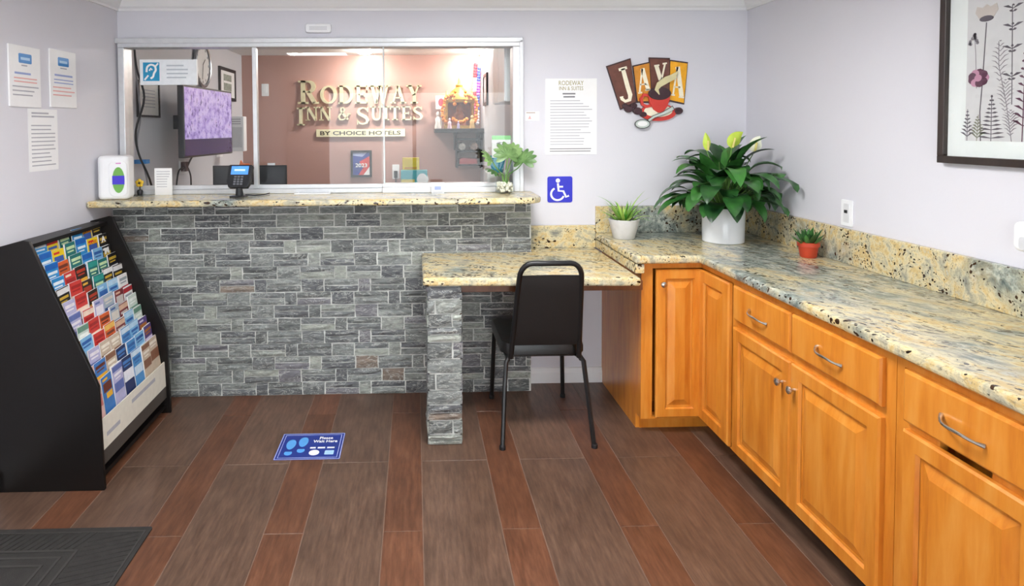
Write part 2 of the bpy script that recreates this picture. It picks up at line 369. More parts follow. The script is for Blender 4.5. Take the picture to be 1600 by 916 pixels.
# ------------------------------------------------------------------ office behind the glass
OX0, OX1, OY = -1.75, .68, 6.4
struct(MB().box(OX0-.1, OX0, WB+.1, OY+.1, 0, 2.25).build('wall_office_left', M_OFFWALL))
struct(MB().box(OX1, OX1+.1, WB+.1, OY+.1, 0, 2.25).build('wall_office_right', M_OFFWALL))
struct(MB().box(OX0, OX1, OY, OY+.1, 0, 2.25).build('wall_office_back', M_BROWN))
struct(MB().box(OX0-.1, OX1+.1, WB+.1, OY+.1, 2.25, 2.33).build('ceiling_office', M_CEIL))
struct(MB().box(OX0, OX1, WB+.1, OY, -.03, .002).build('floor_office', plain('office_floor', '6b5a4e', .5)))

# window in the back wall: aluminium frame, three panes
w1 = sempty('window_1', (0, WB, 0))
b = MB(); f = .034
b.box(WX0, WX1, -.035, .07, WZ1-.034, WZ1); b.box(WX0, WX0+f, -.035, .07, WZ0, WZ1-.034); b.box(WX1-f-.012, WX1, -.035, .07, WZ0, WZ1-.034)
b.box(WX0-.01, WX1+.012, -.045, -.03, WZ1-.012, WZ1+.016); b.box(WX1-.008, WX1+.014, -.045, -.03, WZ0, WZ1)
b.build('window_frame', M_FRAME, w1, bevel=.003)
MB().box(WX0+f, -.185, -.03, .05, WZ0, WZ0+.026).box(WX0+f, -.185, -.012, .0, WZ0+.026, WZ0+.05).build('bottom_rail', M_FRAME, w1, bevel=.003)
MB().box(-.185, WX1-f-.012, -.055, .06, WZ0, WZ0+.03).box(-.185, WX1-f-.012, -.02, .06, WZ0+.03, WZ0+.05).build('bottom_rail', M_PLASTIC, w1, bevel=.004)
for xa, xb, y in ((WX0+f, -.905, .012), (-.92, -.17, -.008), (-.19, WX1-f-.012, .012)):
    MB().box(xa, xb, y, y+.006, WZ0+.03, WZ1-.034).build('pane', M_GLASS, w1)
MB().box(-.921, -.897, -.018, .022, WZ0+.03, WZ1-.034).build('mullion', M_FRAME, w1, bevel=.002)
MB().box(-.178, -.170, -.012, .02, WZ0+.03, WZ1-.034).build('pane_edge', plain('polished_glass_edge', 'cfd8da', .1), w1)

# ------------------------------------------------------------------ reception counter of stacked stone
def stone_piece(b, w, h, d, rnd):
    """irregular stone face: x 0..w, z 0..h, proud of y=0 by about d"""
    nx = 4 if w > .09 else 3; g = []
    for j in range(3):
        for i in range(nx):
            x = w*i/(nx-1); z = h*j/2; e = i in (0, nx-1) or j in (0, 2)
            x += rnd.uniform(-.0022, .0022); z += rnd.uniform(-.0016, .0016)
            g.append((x, -d*(rnd.uniform(.55, .8) if e else rnd.uniform(.85, 1.25)), z))
    k = len(g); bk = []
    ring = [i for i in range(nx)]+[nx*j+nx-1 for j in (1, 2)]+[2*nx+i for i in range(nx-2, -1, -1)]+[nx]
    vs = g+[(g[i][0], .004, g[i][2]) for i in ring]; n = len(ring)
    fs = [(j*nx+i, j*nx+i+1, (j+1)*nx+i+1, (j+1)*nx+i) for j in range(2) for i in range(nx-1)]
    fs += [(ring[i], k+i, k+(i+1) % n, ring[(i+1) % n]) for i in range(n)]
    b.add(vs, fs)
SY = 3.485                            # mortar plane of the counter front
t = thing('reception_counter', 'stacked grey ledger stone reception counter below the office window', 'counter', (0, SY, 0))
SXL, SXR, STOP = -1.675, .655, 1.098
MB().box(SXL, SXR, 0, WB-SY-.0005, 0, STOP).build('mortar_core', M_MORTAR, t)
rnd = random.Random(3); RH = .0732; rest = MB(); count = 0
seq = [('p', .193), ('b', .127), ('p', .193), ('s', .067)]; PER = .58
offs = [.318, .451, .018, .151]
row = 0; z = 0.0
while z < STOP-.01:
    h = min(RH, STOP-z); x = SXL-PER-offs[row % 4]
    while x < SXR:
        for kind, w in seq:
            xa, xb = max(x, SXL), min(x+w, SXR); x += w
            if xb-xa < .012: continue
            parts = ((0, h*rnd.uniform(.46, .56)),) if kind == 'p' and h > .05 else ((0, h),)
            if kind == 'p' and h > .05: parts = (parts[0], (parts[0][1], h))
            for za, zb in parts:
                g = .0034; d = rnd.uniform(.007, .015); b = MB(); stone_piece(b, xb-xa-2*g, zb-za-2*g, d, rnd)
                cx, cz = (xa+xb)/2, z+(za+zb)/2
                hidden = (cx < -1.30+max(0, min(.25, (cz-.43)*-.0))-(.0 if cz < .45 else (cz-.45)*.42) and cz < 1.0) or (.06 < cx < .21 and cz < .74) or cz > 1.075 or (cx > .05 and .70 < cz < .79)
                if hidden or count >= 298:
                    k = MB(); k.v = [(v[0]+xa+g, v[1], v[2]+z+za+g) for v in b.v]; rest.add(k.v, b.f)
                else:
                    b.build('stone', M_STONE, t, loc=(xa+g, 0, z+za+g)); count += 1
    z += RH; row += 1
r = rest.build('stone_filler', M_STONE, t); r['kind'] = 'stuff'
# granite bar top with rounded right end
CT = 1.132
pts = [(lw(3.24)+.003, 3.24), (.50, 3.24)]+[(.555+.125*sin(a), 3.345-.105*cos(a)) for a in [radians(k*9) for k in range(0, 11)]]+[(.68, WB), (-1.66, WB), (lw(WB-.02)+.003, WB-.002)]
tag(MB().prism(pts, CT-.034, CT).build('granite_bar_top', M_GRAN, bevel=.011, seg=3), 'narrow speckled granite bar top resting on the stone reception counter', 'countertop')

# ------------------------------------------------------------------ low desk: pillar, slab, splash
t = thing('stone_pillar', 'square stacked stone pillar carrying the front corner of the low desk', 'pillar', (.136, 2.977, 0))
MB().box(-.073, .073, -.073, .073, 0, .76).build('mortar_core', M_MORTAR, t)
rnd = random.Random(11); z = 0; k = 0
rows = [.05, .066, .075, .072, .078, .07, .08, .072, .062, .07, .07]
for h in rows:
    h = min(h, .7595-z)
    for face in range(4):
        lay = {0: [(0, 1, 0, .5), (0, 1, .5, 1)], 1: [(0, .24, 0, 1), (.24, 1, 0, 1)], 2: [(0, .72, 0, 1), (.72, 1, 0, .5), (.72, 1, .5, 1)], 3: [(0, 1, 0, 1)]}[(k*2+face+(k//3)) % 4]
        for u0, u1, v0, v1 in lay:
            W = .166; g = .0042; b = MB(); stone_piece(b, W*(u1-u0)-2*g, h*(v1-v0)-2*g, rnd.uniform(.009, .017), rnd)
            b.xf(Matrix.Rotation(face*pi/2, 4, 'Z') @ Matrix.Translation((-W/2+W*u0+g, -.073, h*v0+g)))
            b.build('stone', M_STONE, t, loc=(0, 0, z))
    z += h; k += 1
DT = .80
tag(MB().prism([(.035, 2.885), (1.048, 2.838), (1.048, WB), (.662, WB), (.662, SY-.008), (.035, SY-.008)], DT-.04, DT).build('granite_desk_top', M_GRAN, bevel=.012, seg=3), 'cream speckled granite desk slab lower than the bar top', 'desk top')
tag(MB().box(.662, 1.05, WB-.022, WB, DT, DT+.13).build('granite_backsplash', M_GRAN, bevel=.003), 'short cream granite splash strip on the wall behind the low desk', 'backsplash')
tag(MB().box(.205, 1.094, 2.945, 2.975, DT-.085, DT-.039).build('desk_brace', M_BRACE, bevel=.002), 'brown wooden brace rail under the front edge of the desk slab', 'brace')

# ------------------------------------------------------------------ black stacking chair
t = thing('stacking_chair', 'black vinyl stacking chair with open handle tucked under the low desk', 'chair', (.617, 3.13, 0))
# local: back toward -y. rear feet (+-.216,-.285), front feet (+-.20,.27)
R = .0115
def arcpts(c, r, a0, a1, n, f): return [f(c[0]+r*cos(radians(a0+(a1-a0)*i/n)), c[1]+r*sin(radians(a0+(a1-a0)*i/n))) for i in range(n+1)]
def backy(z): return -.205-.108*(z-.42)/.36            # back leans away from the seat
half = lambda z: .163-.024*(z-.42)/.47
loop = []
for s in (-1, 1):
    side = [(s*half(z), backy(z), z) for z in (.40, .5, .6, .7, .813)]
    cor = [(s*(half(.813)-.055+.055*cos(radians(a))), backy(.813+.072*sin(radians(a))), .813+.072*sin(radians(a))) for a in (18, 36, 54, 72, 90)]
    part = side+cor
    loop += part if s == -1 else part[::-1]
MB().tube(loop, .0125, 10).build('back_frame', M_BLKMET, t, smooth=True)
b = MB(); nz = 9; vs = []
for side in (-1, 1):
    for j in range(nz):
        z = .468+.357*j/(nz-1); hw = half(z)-.003
        for i in range(7):
            u = -1+2*i/6; th = .016*(1-u*u*.6)*(1 if 0 < j < nz-1 else .55)
            vs.append((u*hw, backy(z)+side*th-.006*(1-u*u)*(-1), z))
n1 = 7*nz; fs = []
for q in (0, 1):
    for j in range(nz-1):
        for i in range(6):
            a = q*n1+j*7+i; fs.append((a, a+1, a+8, a+7))
for j in range(nz-1): fs += [(j*7, (j+1)*7, n1+(j+1)*7, n1+j*7), (j*7+6, n1+j*7+6, n1+(j+1)*7+6, (j+1)*7+6)]
for i in range(6): fs += [(i, n1+i, n1+i+1, i+1), ((nz-1)*7+i, (nz-1)*7+i+1, n1+(nz-1)*7+i+1, n1+(nz-1)*7+i)]
MB().add(vs, fs).build('backrest', M_BLKFAB, t, smooth=True)
# seat cushion: waterfall slab
b = MB(); prof = [(.90, .395), (1.0, .408), (1.0, .435), (.97, .458), (.86, .472), (.5, .478), (0.001, .479)]
outl = [(x, y) for x, y in rrect(.41, .46, .07, 5)]
vs = []
for sc, z in prof: vs += [(x*sc, y*sc+.045, z) for x, y in outl]
n = len(outl); fs = [(j*n+i, j*n+(i+1) % n, (j+1)*n+(i+1) % n, (j+1)*n+i) for j in range(len(prof)-1) for i in range(n)]; fs.append(tuple(range(n))[::-1])
b.add(vs, fs); b.build('seat', M_VINYL, t, smooth=True)
for sx in (-1, 1):
    leg = MB().tube([(sx*.155, -.12, .392), (sx*.172, -.185, .40), (sx*.186, -.202, .38), (sx*.197, -.222, .26), (sx*.2155, -.281, .008)], R, 8).build('leg', M_BLKMET, t, smooth=True)
    MB().lathe([(.015, 0), (.015, .016), (.012, .02)], (sx*.216, -.283, 0), 12).build('foot_cap', M_DARK, leg)
    leg = MB().tube([(sx*.155, .22, .392), (sx*.178, .232, .392), (sx*.186, .245, .37), (sx*.19, .25, .26), (sx*.198, .268, .008)], R, 8).build('leg', M_BLKMET, t, smooth=True)
    MB().lathe([(.015, 0), (.015, .016), (.012, .02)], (sx*.1985, .269, 0), 12).build('foot_cap', M_DARK, leg)
    MB().tube([(sx*.175, -.195, .388), (sx*.175, .23, .388)], .010, 8).build('seat_rail', M_BLKMET, t, smooth=True)
for y in (-.12, .22): MB().tube([(-.175, y, .385), (.175, y, .385)], .009, 8).build('seat_rail', M_BLKMET, t, smooth=True)

# ------------------------------------------------------------------ maple cabinets
def door(parent, x0, x1, z0, z1, name='door', rot=None, loc=None, knob=None, stile=.055):
    """raised-panel door; local x across, y=0 carcass face (front is -y), z up"""
    T = .02; b = MB(); c = .006
    def rect(i, y): return [(x0+i, y, z0+i), (x1-i, y, z0+i), (x1-i, y, z1-i), (x0+i, y, z1-i)]
    rings = [rect(0, 0), rect(0, -T+c), rect(c, -T), rect(stile-.006, -T), rect(stile, -T+.010)]
    vs = [v for r_ in rings for v in r_]; fs = [(3, 2, 1, 0)]
    for k in range(len(rings)-1): fs += [(4*k+i, 4*k+(i+1) % 4, 4*k+4+(i+1) % 4, 4*k+4+i) for i in range(4)]
    b.add(vs, fs); d = b.build(name, M_WOOD, parent, loc=loc, rot=rot)
    s = stile; rings = [rect(s-.001, -.006), rect(s, -T+.011), rect(s+.008, -T+.012), rect(s+.036, -T+.002), rect(s+.040, -T+.0005)]
    vs = [v for r_ in rings for v in r_]; fs = [(3, 2, 1, 0), (16, 17, 18, 19)]
    for k in range(len(rings)-1): fs += [(4*k+i, 4*k+(i+1) % 4, 4*k+4+(i+1) % 4, 4*k+4+i) for i in range(4)]
    MB().add(vs, fs).build('raised_panel', M_WOOD, d)
    if knob:
        MB().lathe([(.006, 0), (.005, -.012), (.009, -.016), (.0145, -.021), (.014, -.027), (.008, -.031), (.001, -.032)], (knob[0], -T, knob[1]), 16, ax='y').build('knob', M_CHROME, d, smooth=True)
    return d
def drawer(parent, x0, x1, z0, z1, pull):
    T = .02; c = .008
    rings = [[(x0+i, y, z0+i), (x1-i, y, z0+i), (x1-i, y, z1-i), (x0+i, y, z1-i)] for i, y in ((0, 0), (0, -T+c), (c*.5, -T+.002), (c, -T))]
    vs = [v for r_ in rings for v in r_]; fs = [(3, 2, 1, 0), (12, 13, 14, 15)]
    for k in range(3): fs += [(4*k+i, 4*k+(i+1) % 4, 4*k+4+(i+1) % 4, 4*k+4+i) for i in range(4)]
    d = MB().add(vs, fs).build('drawer', M_WOOD, parent)
    px, pz = pull; pts = []; rs = []
    for i in range(13):
        u = -1+i/6; pts.append((px+u*.062, -T-.026*(1-abs(u)**4)-.001, pz-.010*sin(u*pi*.5)*(1 if abs(u) < 2 else 1)+.006*sin(u*pi))); rs.append(.0048-.0012*abs(u) if abs(u) < .95 else .0065)
    MB().tube(pts, rs, 8).build('pull_handle', M_CHROME, d, smooth=True)
    return d
CF = .845                              # top of the carcasses
# corner cabinet (front toward the room, second leg toward the left)
cx0, cy0 = 1.094, 2.965; fx = 1.39; ys = 2.655
t = thing('corner_cabinet', 'honey maple corner cabinet with two hinged doors beside the low desk', 'cabinet', (cx0, cy0, 0))
W2 = fx-cx0; D = WB-cy0
MB().box(0, .018, 0, D-.002, .075, CF).box(.0, .018, .07, D-.002, 0, .075).build('side_panel', M_WOOD, t)
MB().prism([(.02, .19), (W2+.19, .19), (W2+.19, ys-cy0), (WR-cx0-.002, ys-cy0), (WR-cx0-.002, D-.002), (.02, D-.002)], .08, CF-.001).build('carcass', M_WOOD, t)
b = MB(); b.box(.0181, .055, 0, .02, .075, CF); b.box(.055, W2, 0, .02, CF-.03, CF); b.box(.055, W2, 0, .02, .075, .085)
b.box(W2, W2+.02, ys-cy0, .02, CF-.03, CF); b.box(W2, W2+.02, ys-cy0, .02, .075, .085); b.box(W2, W2+.02, ys-cy0, ys-cy0+.012, .085, CF-.03)
b.build('face_frame', M_WOOD, t)
MB().box(.0181, W2+.19, .066, .19, 0, .08).box(W2+.085, W2+.19, ys-cy0, .066, 0, .08).build('kick_board', M_WOOD, t)
door(t, .068, W2+.0, .087, CF-.033, loc=(0, 0, 0), knob=(.093, CF-.10), stile=.05)
dB = door(t, 0.002, cy0-ys-.016, .087, CF-.033, stile=.06, loc=(W2+.0, 0, 0), rot=(0, 0, -pi/2))
def base_cabinet(label, y_far, y_near, drawers, doors, gap=False):
    t = thing('base_cabinet', label, 'cabinet', (fx, y_far, 0), -pi/2); L = y_far-y_near; D = WR-fx-.003
    MB().box(.0006, L-.0006, .16, D, .08, CF-.001).build('carcass', M_WOOD, t)
    MB().box(.0006, .018, .02, .16, .075, CF-.001).build('side_panel', M_WOOD, t); MB().box(L-.018, L-.0006, .02, .16, .075, CF-.001).build('side_panel', M_WOOD, t)
    b = MB(); b.box(.0006, .028, 0, .02, .075, CF); b.box(L-.045, L-.0006, 0, .02, .075, CF)
    b.box(.028, L-.045, 0, .02, CF-.033, CF); b.box(.028, L-.045, 0, .02, .075, .09)
    zr = (.645, .655)
    if not gap: b.box(.028, L-.045, 0, .02, .632, .668)
    else: b.box(.028, .15, 0, .02, .632, .668).box(.30, L-.045, 0, .02, .632, .668)
    b.build('face_frame', M_WOOD, t)
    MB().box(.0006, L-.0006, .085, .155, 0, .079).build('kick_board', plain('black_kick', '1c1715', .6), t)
    for a in drawers: drawer(t, *a)
    for a in doors: door(t, a[0], a[1], a[2], a[3], knob=a[4])
    return t
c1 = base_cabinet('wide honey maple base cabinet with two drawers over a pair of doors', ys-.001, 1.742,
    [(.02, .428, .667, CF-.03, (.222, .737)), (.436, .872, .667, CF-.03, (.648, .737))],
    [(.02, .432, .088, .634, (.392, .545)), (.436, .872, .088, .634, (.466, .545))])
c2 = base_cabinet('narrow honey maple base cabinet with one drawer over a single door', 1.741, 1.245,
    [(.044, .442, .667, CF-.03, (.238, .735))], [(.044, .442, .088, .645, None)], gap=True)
MB().box(.495, .51, 0, WR-fx-.003, 0, CF).build('end_panel', M_WOOD, c2)
# granite top of the cabinets
GT = .885; ex, ey = 1.357, 2.918
tag(MB().prism([(1.05, ey), (ex, ey), (ex, 1.20), (WR-.002, 1.20), (WR-.002, WB-.001), (1.05, WB-.001)], CF+.0005, GT).build('granite_cabinet_top', M_GRAN2, bevel=.013, seg=3), 'L-shaped grey and gold granite worktop over the maple cabinets', 'countertop')
tag(MB().box(1.051, 1.0935, 2.925, WB-.001, DT+.0005, CF-.0005).build('granite_side_fascia', M_GRAN, bevel=.002), 'granite fascia strip between the desk slab and the higher worktop', 'fascia')
t = thing('granite_backsplash', 'grey and gold granite splash strip along the walls behind the potted plants', 'backsplash', (0, 0, GT))
MB().box(1.052, WR-.024, WB-.024, WB-.001, 0, .155).build('back_strip', M_GRAN2, t, bevel=.003)
MB().box(WR-.024, WR-.001, 1.20, WB-.001, 0, .155).build('side_strip', M_GRAN, t, bevel=.003)

# ------------------------------------------------------------------ brochure rack
RX0, RX1, RY0, RY1 = -1.70, -1.302, 2.575, 3.30
t = thing('brochure_rack', 'tall black slanted brochure rack standing against the left wall', 'brochure rack', (RX0, RY0, 0))
L = RY1-RY0; profile = [(-.03, 0), (.40, 0), (.385, .435), (.372, .47), (.118, 1.045), (.095, 1.05), (-.022, 1.02)]
for ya, yb in ((0, .018), (L-.018, L)): MB().prism([(p[0], p[1]) for p in profile], ya, yb, 'y').build('side_panel', M_BLACK, t, bevel=.002)
MB().box(-.02, -.004, .018, L-.018, .02, 1.02).build('back_panel', M_BLACK, t)
MB().box(0, .09, .018, L-.018, 1.005, 1.022).build('top_board', M_BLACK, t)
MB().box(.02, .375, .018, L-.018, .03, .05).build('bottom_board', M_BLACK, t)
b = MB(); b.prism([(.372, .145), (.378, .145), (.3725, .275), (.3665, .275)], .018, L-.018, 'y'); b.build('front_panel', plain('cream_card', 'e2ddcf', .5), t)
b = MB(); b.prism([(.374, .085), (.380, .085), (.378, .146), (.372, .146)], .018, L-.018, 'y'); b.build('front_rail', plain('rack_rail', '4a4540', .35), t)
def onpanel(z, out=.0005): return .378-(z-.145)*.0423+out
b = MB()
rnd = random.Random(5)
for y, w, z in ((.08, .12, .19), (.32, .26, .225)):
    b.add([(onpanel(zz), yy, zz) for zz, yy in ((z, y), (z, y+w), (z+.018, y+w), (z+.018, y))], [(0, 1, 2, 3)])
b.build('printed_text', M_INK, t)
NT_, NC = 12, 7
tierx = []
for k in range(NT_):
    u = k/(NT_-1); x = .078+(.352-.078)*u; z = 1.025-.595*u      # foot of each pocket is 0.17 below the visible cover top
    tierx.append((x, z))
    MB().prism([(x-.014, z-.175), (x+.0105, z-.175), (x+.0105, z-.168), (x-.014, z-.168)], .018, L-.018, 'y').build('tier_shelf', M_BLACK, t)
    if k < NT_-1: MB().prism([(x+.0095, z-.175), (x+.0105, z-.175), (x+.0025, z-.105), (x+.0015, z-.105)], .018, L-.018, 'y').build('pocket_front', M_GLASS, t)
PAL = {'blue': ('2b8fd0', '1d63b8', 'e8f2fa'), 'sky': ('7fb6de', 'bcdcf2', '2a5fa8'), 'yellow': ('f0d11c', 'd8302a', '3b5ca8'), 'teal': ('17706f', '2c9a90', 'cfe6b5'), 'black': ('16171b', 'e6e6e6', 'c9a83b'), 'orange': ('d9622b', 'f0c060', '6f3020'),
 'red': ('cf3a33', 'f3dcc8', 'a52020'), 'gold': ('2a1c18', 'e8b33a', 'b53a22'), 'navy': ('22305f', 'e6e8ef', '4a7fc0'), 'white': ('ececea', 'b5333a', '9aa3a8'), 'grey': ('a9b6c2', '3f5f9a', 'd9d2c8'), 'violet': ('b9b6d8', '5f6fae', 'efeaf2'), 'maroon': ('7d2f33', 'd9b59a', 'c8c2bd'),
 'tan': ('cdbba5', '8a5f48', 'f0e8da'), 'mint': ('cfdcd3', '6f9a86', 'eef4ef'), 'purple': ('5b4a86', 'd8cfe6', 'b5722f'), 'sunset': ('3d78bd', 'f0b52e', '6b2f1c'), 'pink': ('e0b7b2', 'c9716a', '8a94b5'), 'lattice': ('4f8fc9', 'cfe3f2', '2a62a8')}
DESC = {'blue': 'bright blue', 'sky': 'pale blue', 'yellow': 'yellow', 'teal': 'dark teal', 'black': 'black and white', 'orange': 'orange', 'red': 'red', 'gold': 'black and gold', 'navy': 'navy blue', 'white': 'white and red', 'grey': 'grey blue', 'violet': 'lavender', 'maroon': 'maroon', 'tan': 'tan', 'mint': 'pale mint', 'purple': 'purple', 'sunset': 'sunset pictured', 'pink': 'pale pink', 'lattice': 'blue lattice pattern'}
GRID = ['violet blue yellow teal blue yellow black', 'pink blue yellow teal blue yellow black', 'navy blue orange teal blue sky black', 'navy blue red gold teal teal black', 'navy black red gold teal black black',
 'black violet red gold sky sky white', 'black violet red violet grey maroon white', 'black mint red orange grey maroon mint', 'orange sky red orange maroon sky mint', 'white violet tan tan lattice sky purple', 'pink sunset tan navy lattice sky purple', 'pink sunset violet navy lattice tan tan']
ORD = ['first', 'second', 'third', 'fourth', 'fifth', 'sixth', 'seventh', 'eighth', 'ninth', 'tenth', 'eleventh', 'twelfth']
rnd = random.Random(21); CW = (L-.036)/NC
for k in range(NT_):
    for j, kind in enumerate(GRID[k].split()):
        mats = [plain('print_'+kind+'_%d' % q, PAL[kind][q], .4, noise=.08) for q in range(3)]+[M_PAPER]
        w = CW*rnd.uniform(.86, .96); h = .165+rnd.uniform(-.008, .012); th = rnd.uniform(.004, .010); b = MB()
        b.box(-th, -.0012, -w/2, w/2, 0, h, 3)                                  # the pages
        b.box(-.0012, 0, -w/2, w/2, 0, h, 0)                                    # cover
        e = .0005; st = rnd.random()
        def q(y0, y1, z0, z1, m): b.add([(e, y0*w, z0), (e, y1*w, z0), (e, y1*w, z1), (e, y0*w, z1)], [(0, 1, 2, 3)], m)
        if st < .4: q(-.42, .42, h-.03, h-.016, 2); q(-.36, .30, h-.044, h-.037, 2); q(-.5, .5, h-.11, h-.06, 1)
        elif st < .75: q(-.5, .5, h-.028, h-.004, 1); q(-.38, .38, h-.05, h-.038, 2); q(-.3, .22, h-.064, h-.058, 2); q(-.45, .45, h-.12, h-.078, 1)
        else: q(-.4, .1, h-.02, h-.010, 1); q(-.4, .4, h-.07, h-.03, 2); q(-.2, .4, h-.10, h-.075, 1)
        x, z = tierx[k]
        o = b.build('brochure', mats, None, loc=(RX0+x+.006-rnd.uniform(0, .004), RY0+.018+CW*(j+.5), z-.1675), rot=(rnd.uniform(-.03, .03), radians(-7.5)+rnd.uniform(-.025, .015), rnd.uniform(-.03, .03)))
        pk = 'pocket beside the stone counter' if j == NC-1 else ORD[NC-1-j]+' pocket from the stone counter'
        tr = 'top tier' if k == 0 else ('lowest tier' if k == NT_-1 else ORD[k]+' tier from the top')
        tag(o, '%s brochure, rack %s, %s' % (DESC[kind], tr, pk), 'brochure', 'brochures in the black rack')
        if kind == 'yellow' and j == 5:
            text('save_print', 'SAVE', plain('save_red', 'c2281f', .5), o, .02, Matrix.Translation((.0012, 0, h-.022)) @ Matrix.Rotation(radians(90), 4, 'Z') @ Matrix.Rotation(radians(90), 4, 'X'), fit=(w*.8, .018))
        if kind == 'black' and j == 6 and k in (1, 2):
            text('initial_print', 'AM'[k-1], M_PAPER, o, .04, Matrix.Translation((.0012, 0, h-.025)) @ Matrix.Rotation(radians(90), 4, 'Z') @ Matrix.Rotation(radians(90), 4, 'X'), bold=.002, fit=(w*.5, .032))

# ------------------------------------------------------------------ floor sticker and mat
t = thing('footprint_decal', 'blue floor decal with footprints reading please wait here', 'floor decal', (-.5, 2.908, .0002))
M_NAVY = plain('decal_navy', '20378f', .35); M_LB = plain('decal_light_blue', '5aa5e8', .4)
MB().prism(rrect(.302, .242, .008), 0, .0012).build('decal_sheet', M_NAVY, t)
b = MB()
for w, h, s in ((.298, .238, .003), (.272, .212, .0025)):
    b.box(-w/2, w/2, -h/2, -h/2+s, .0012, .0016).box(-w/2, w/2, h/2-s, h/2, .0012, .0016).box(-w/2, -w/2+s, -h/2, h/2, .0012, .0016).box(w/2-s, w/2, -h/2, h/2, .0012, .0016)
b.build('border_line', plain('decal_border', 'b9c3ea', .4), t)
for x, y in ((-.095, .0), (-.04, .022)):
    sl = [(x+.022*cos(a)*(1+.12*sin(a)), y+.015+.045*sin(a)) for a in [2*pi*k/20 for k in range(20)]]
    hl = [(x+.018*cos(a), y-.062+.021*sin(a)) for a in [2*pi*k/20 for k in range(20)]]; hl = [(p, min(q_, y-.05)) for p, q_ in hl]
    MB().prism(sl, .0012, .0017).prism(hl, .0012, .0017).build('footprint', M_LB, t)
text('print_title', 'Please\nWait Here', M_PAPER, t, .03, Matrix.Translation((.063, .058, .0016)), bold=.0008, fit=(.115, .055))
b = MB()
for xa, xb in ((0, .026), (.036, .070), (.080, .114)): b.box(xa, xb, -.024, -.012, .0012, .0017)
b.build('printed_text', M_PAPER, t)['kind'] = 'stuff'
MB().prism([(.025+.024*cos(a), -.062+.024*sin(a)) for a in [2*pi*k/24 for k in range(24)]], .0012, .0017).build('round_emblem', M_PAPER, t)
MB().prism(rrect(.042, .036, .004, 3, .095, -.062), .0012, .0017).build('square_emblem', plain('decal_pale', 'a9d2f7', .4), t)

t = thing('door_mat', 'black rubber door mat with ribbed border pattern on the plank floor', 'mat', (-1.385, 1.86, 0))
hx, hy = .39, .462
M_MAT = plain('black_rubber', '2c2a28', .7, noise=.2, bump=.5)
MB().prism(rrect(2*hx, 2*hy, .01), 0.0002, .006).build('mat_base', M_MAT, t)
b = MB()
for k, (w, h) in enumerate(((hx-.015, hy-.025), (hx-.21, hy-.125), (hx-.25, hy-.16), (hx-.29, hy-.2))):
    s = .009 if k else .006
    b.box(-w, w, h-s, h, .006, .009).box(-w, w, -h, -h+s, .006, .009).box(-w, -w+s, -h+s, h-s, .006, .009).box(w-s, w, -h+s, h-s, .006, .009)
b.build('raised_border', plain('black_rubber_rib', '3a3835', .6), t)
b = MB()
for i in range(70):                                                  # fine diagonal ribs of the border
    d = -.9+i*.0262
    for sx, sy in ((1, 1), (-1, 1)):
        for lo, hi, vert in ((hx-.20, hx-.022, True), (hy-.118, hy-.032, False)):
            if vert:
                yc = d
                if abs(yc) > hy-.05: continue
                for s2 in (-1, 1): b.path2([(s2*lo, yc-.03), (s2*hi, yc+.03)], .006, .006, .0082, 'z') if sx == 1 else None
            else:
                if abs(d) > hx-.21: continue
                for s2 in (-1, 1): b.path2([(d-.02, s2*lo), (d+.02, s2*hi)], .006, .006, .0082, 'z') if sx == 1 else None
r = b.build('ribs', M_MAT, t); r['kind'] = 'stuff'

# ------------------------------------------------------------------ wall signs and fittings
def lines(n, w, h, cx, top, mat, name, parent, th=.5, seed=1, y=-.0, d=.0006, short=.3):
    r_ = random.Random(seed); b = MB(); st = h/n
    for i in range(n):
        ww = w*(1-short*r_.random() if r_.random() < .5 else 1); z = top-st*(i+.5)
        b.box(cx-w/2, cx-w/2+ww, y-d, y, z-st*th/2, z+st*th/2)
    return b.build(name, mat, parent)
LA = math.atan(.05)
def leftwall(name, label, cat, y, z, group=None):
    """a thing on the left wall: local x runs away from the camera (+Y), local -y faces the room"""
    o = thing(name, label, cat, (lw(y), y, z), pi/2-LA, group); return o
for y, z, w, h, lab, sd, red in ((2.80, 1.738, .207, .268, 'white acrylic notice with blue logo, above the single paper sheet and nearer the entrance', 1, .42), (3.075, 1.748, .207, .275, 'white acrylic notice with blue logo, beside the office window', 2, .62)):
    t = leftwall('wall_notice', lab, 'notice', y, z, 'acrylic notices on the left wall')
    MB().box(-w/2, w/2, -.008, -.0003, -h/2, h/2).build('acrylic_plate', M_PAPER, t, bevel=.002)
    b = MB(); b.prism(rrect(.085, .042, .006, 3, 0, h/2-.055), -.0088, -.008, 'y'); b.build('logo', plain('logo_blue', '3f86c8', .4), t)
    MB().box(-.03, .03, -.0092, -.0088, h/2-.062, h/2-.05).build('logo_band', plain('logo_pale', 'a9cdec', .4), t)
    lines(1, .05, .012, 0, h/2-.08, M_INK, 'caption', t, y=-.008, seed=sd)
    lines(1, .14, .018, 0, h/2-.112, M_BINK, 'printed_heading', t, y=-.008, seed=sd)
    lines(2, .15, .03, 0, h/2-(.135 if sd == 1 else .135), M_RINK if sd == 1 else M_BINK, 'printed_text', t, y=-.008, seed=sd+4, th=.35)
    lines(3, .17, .055, 0, h/2-.17, M_INK if sd == 1 else M_RINK, 'printed_text', t, y=-.008, seed=sd+9, th=.3)
t = leftwall('wall_notice', 'plain white paper sheet of small print taped below the acrylic notices', 'notice', 2.922, 1.457)
MB().box(-.105, .105, -.0015, -.0003, -.142, .142).build('paper_sheet', M_PAPER, t)
lines(2, .16, .03, 0, .13, M_INK, 'printed_heading', t, y=-.0015, th=.5); lines(11, .17, .2, 0, .075, M_INK, 'printed_text', t, y=-.0015, th=.28, seed=3)

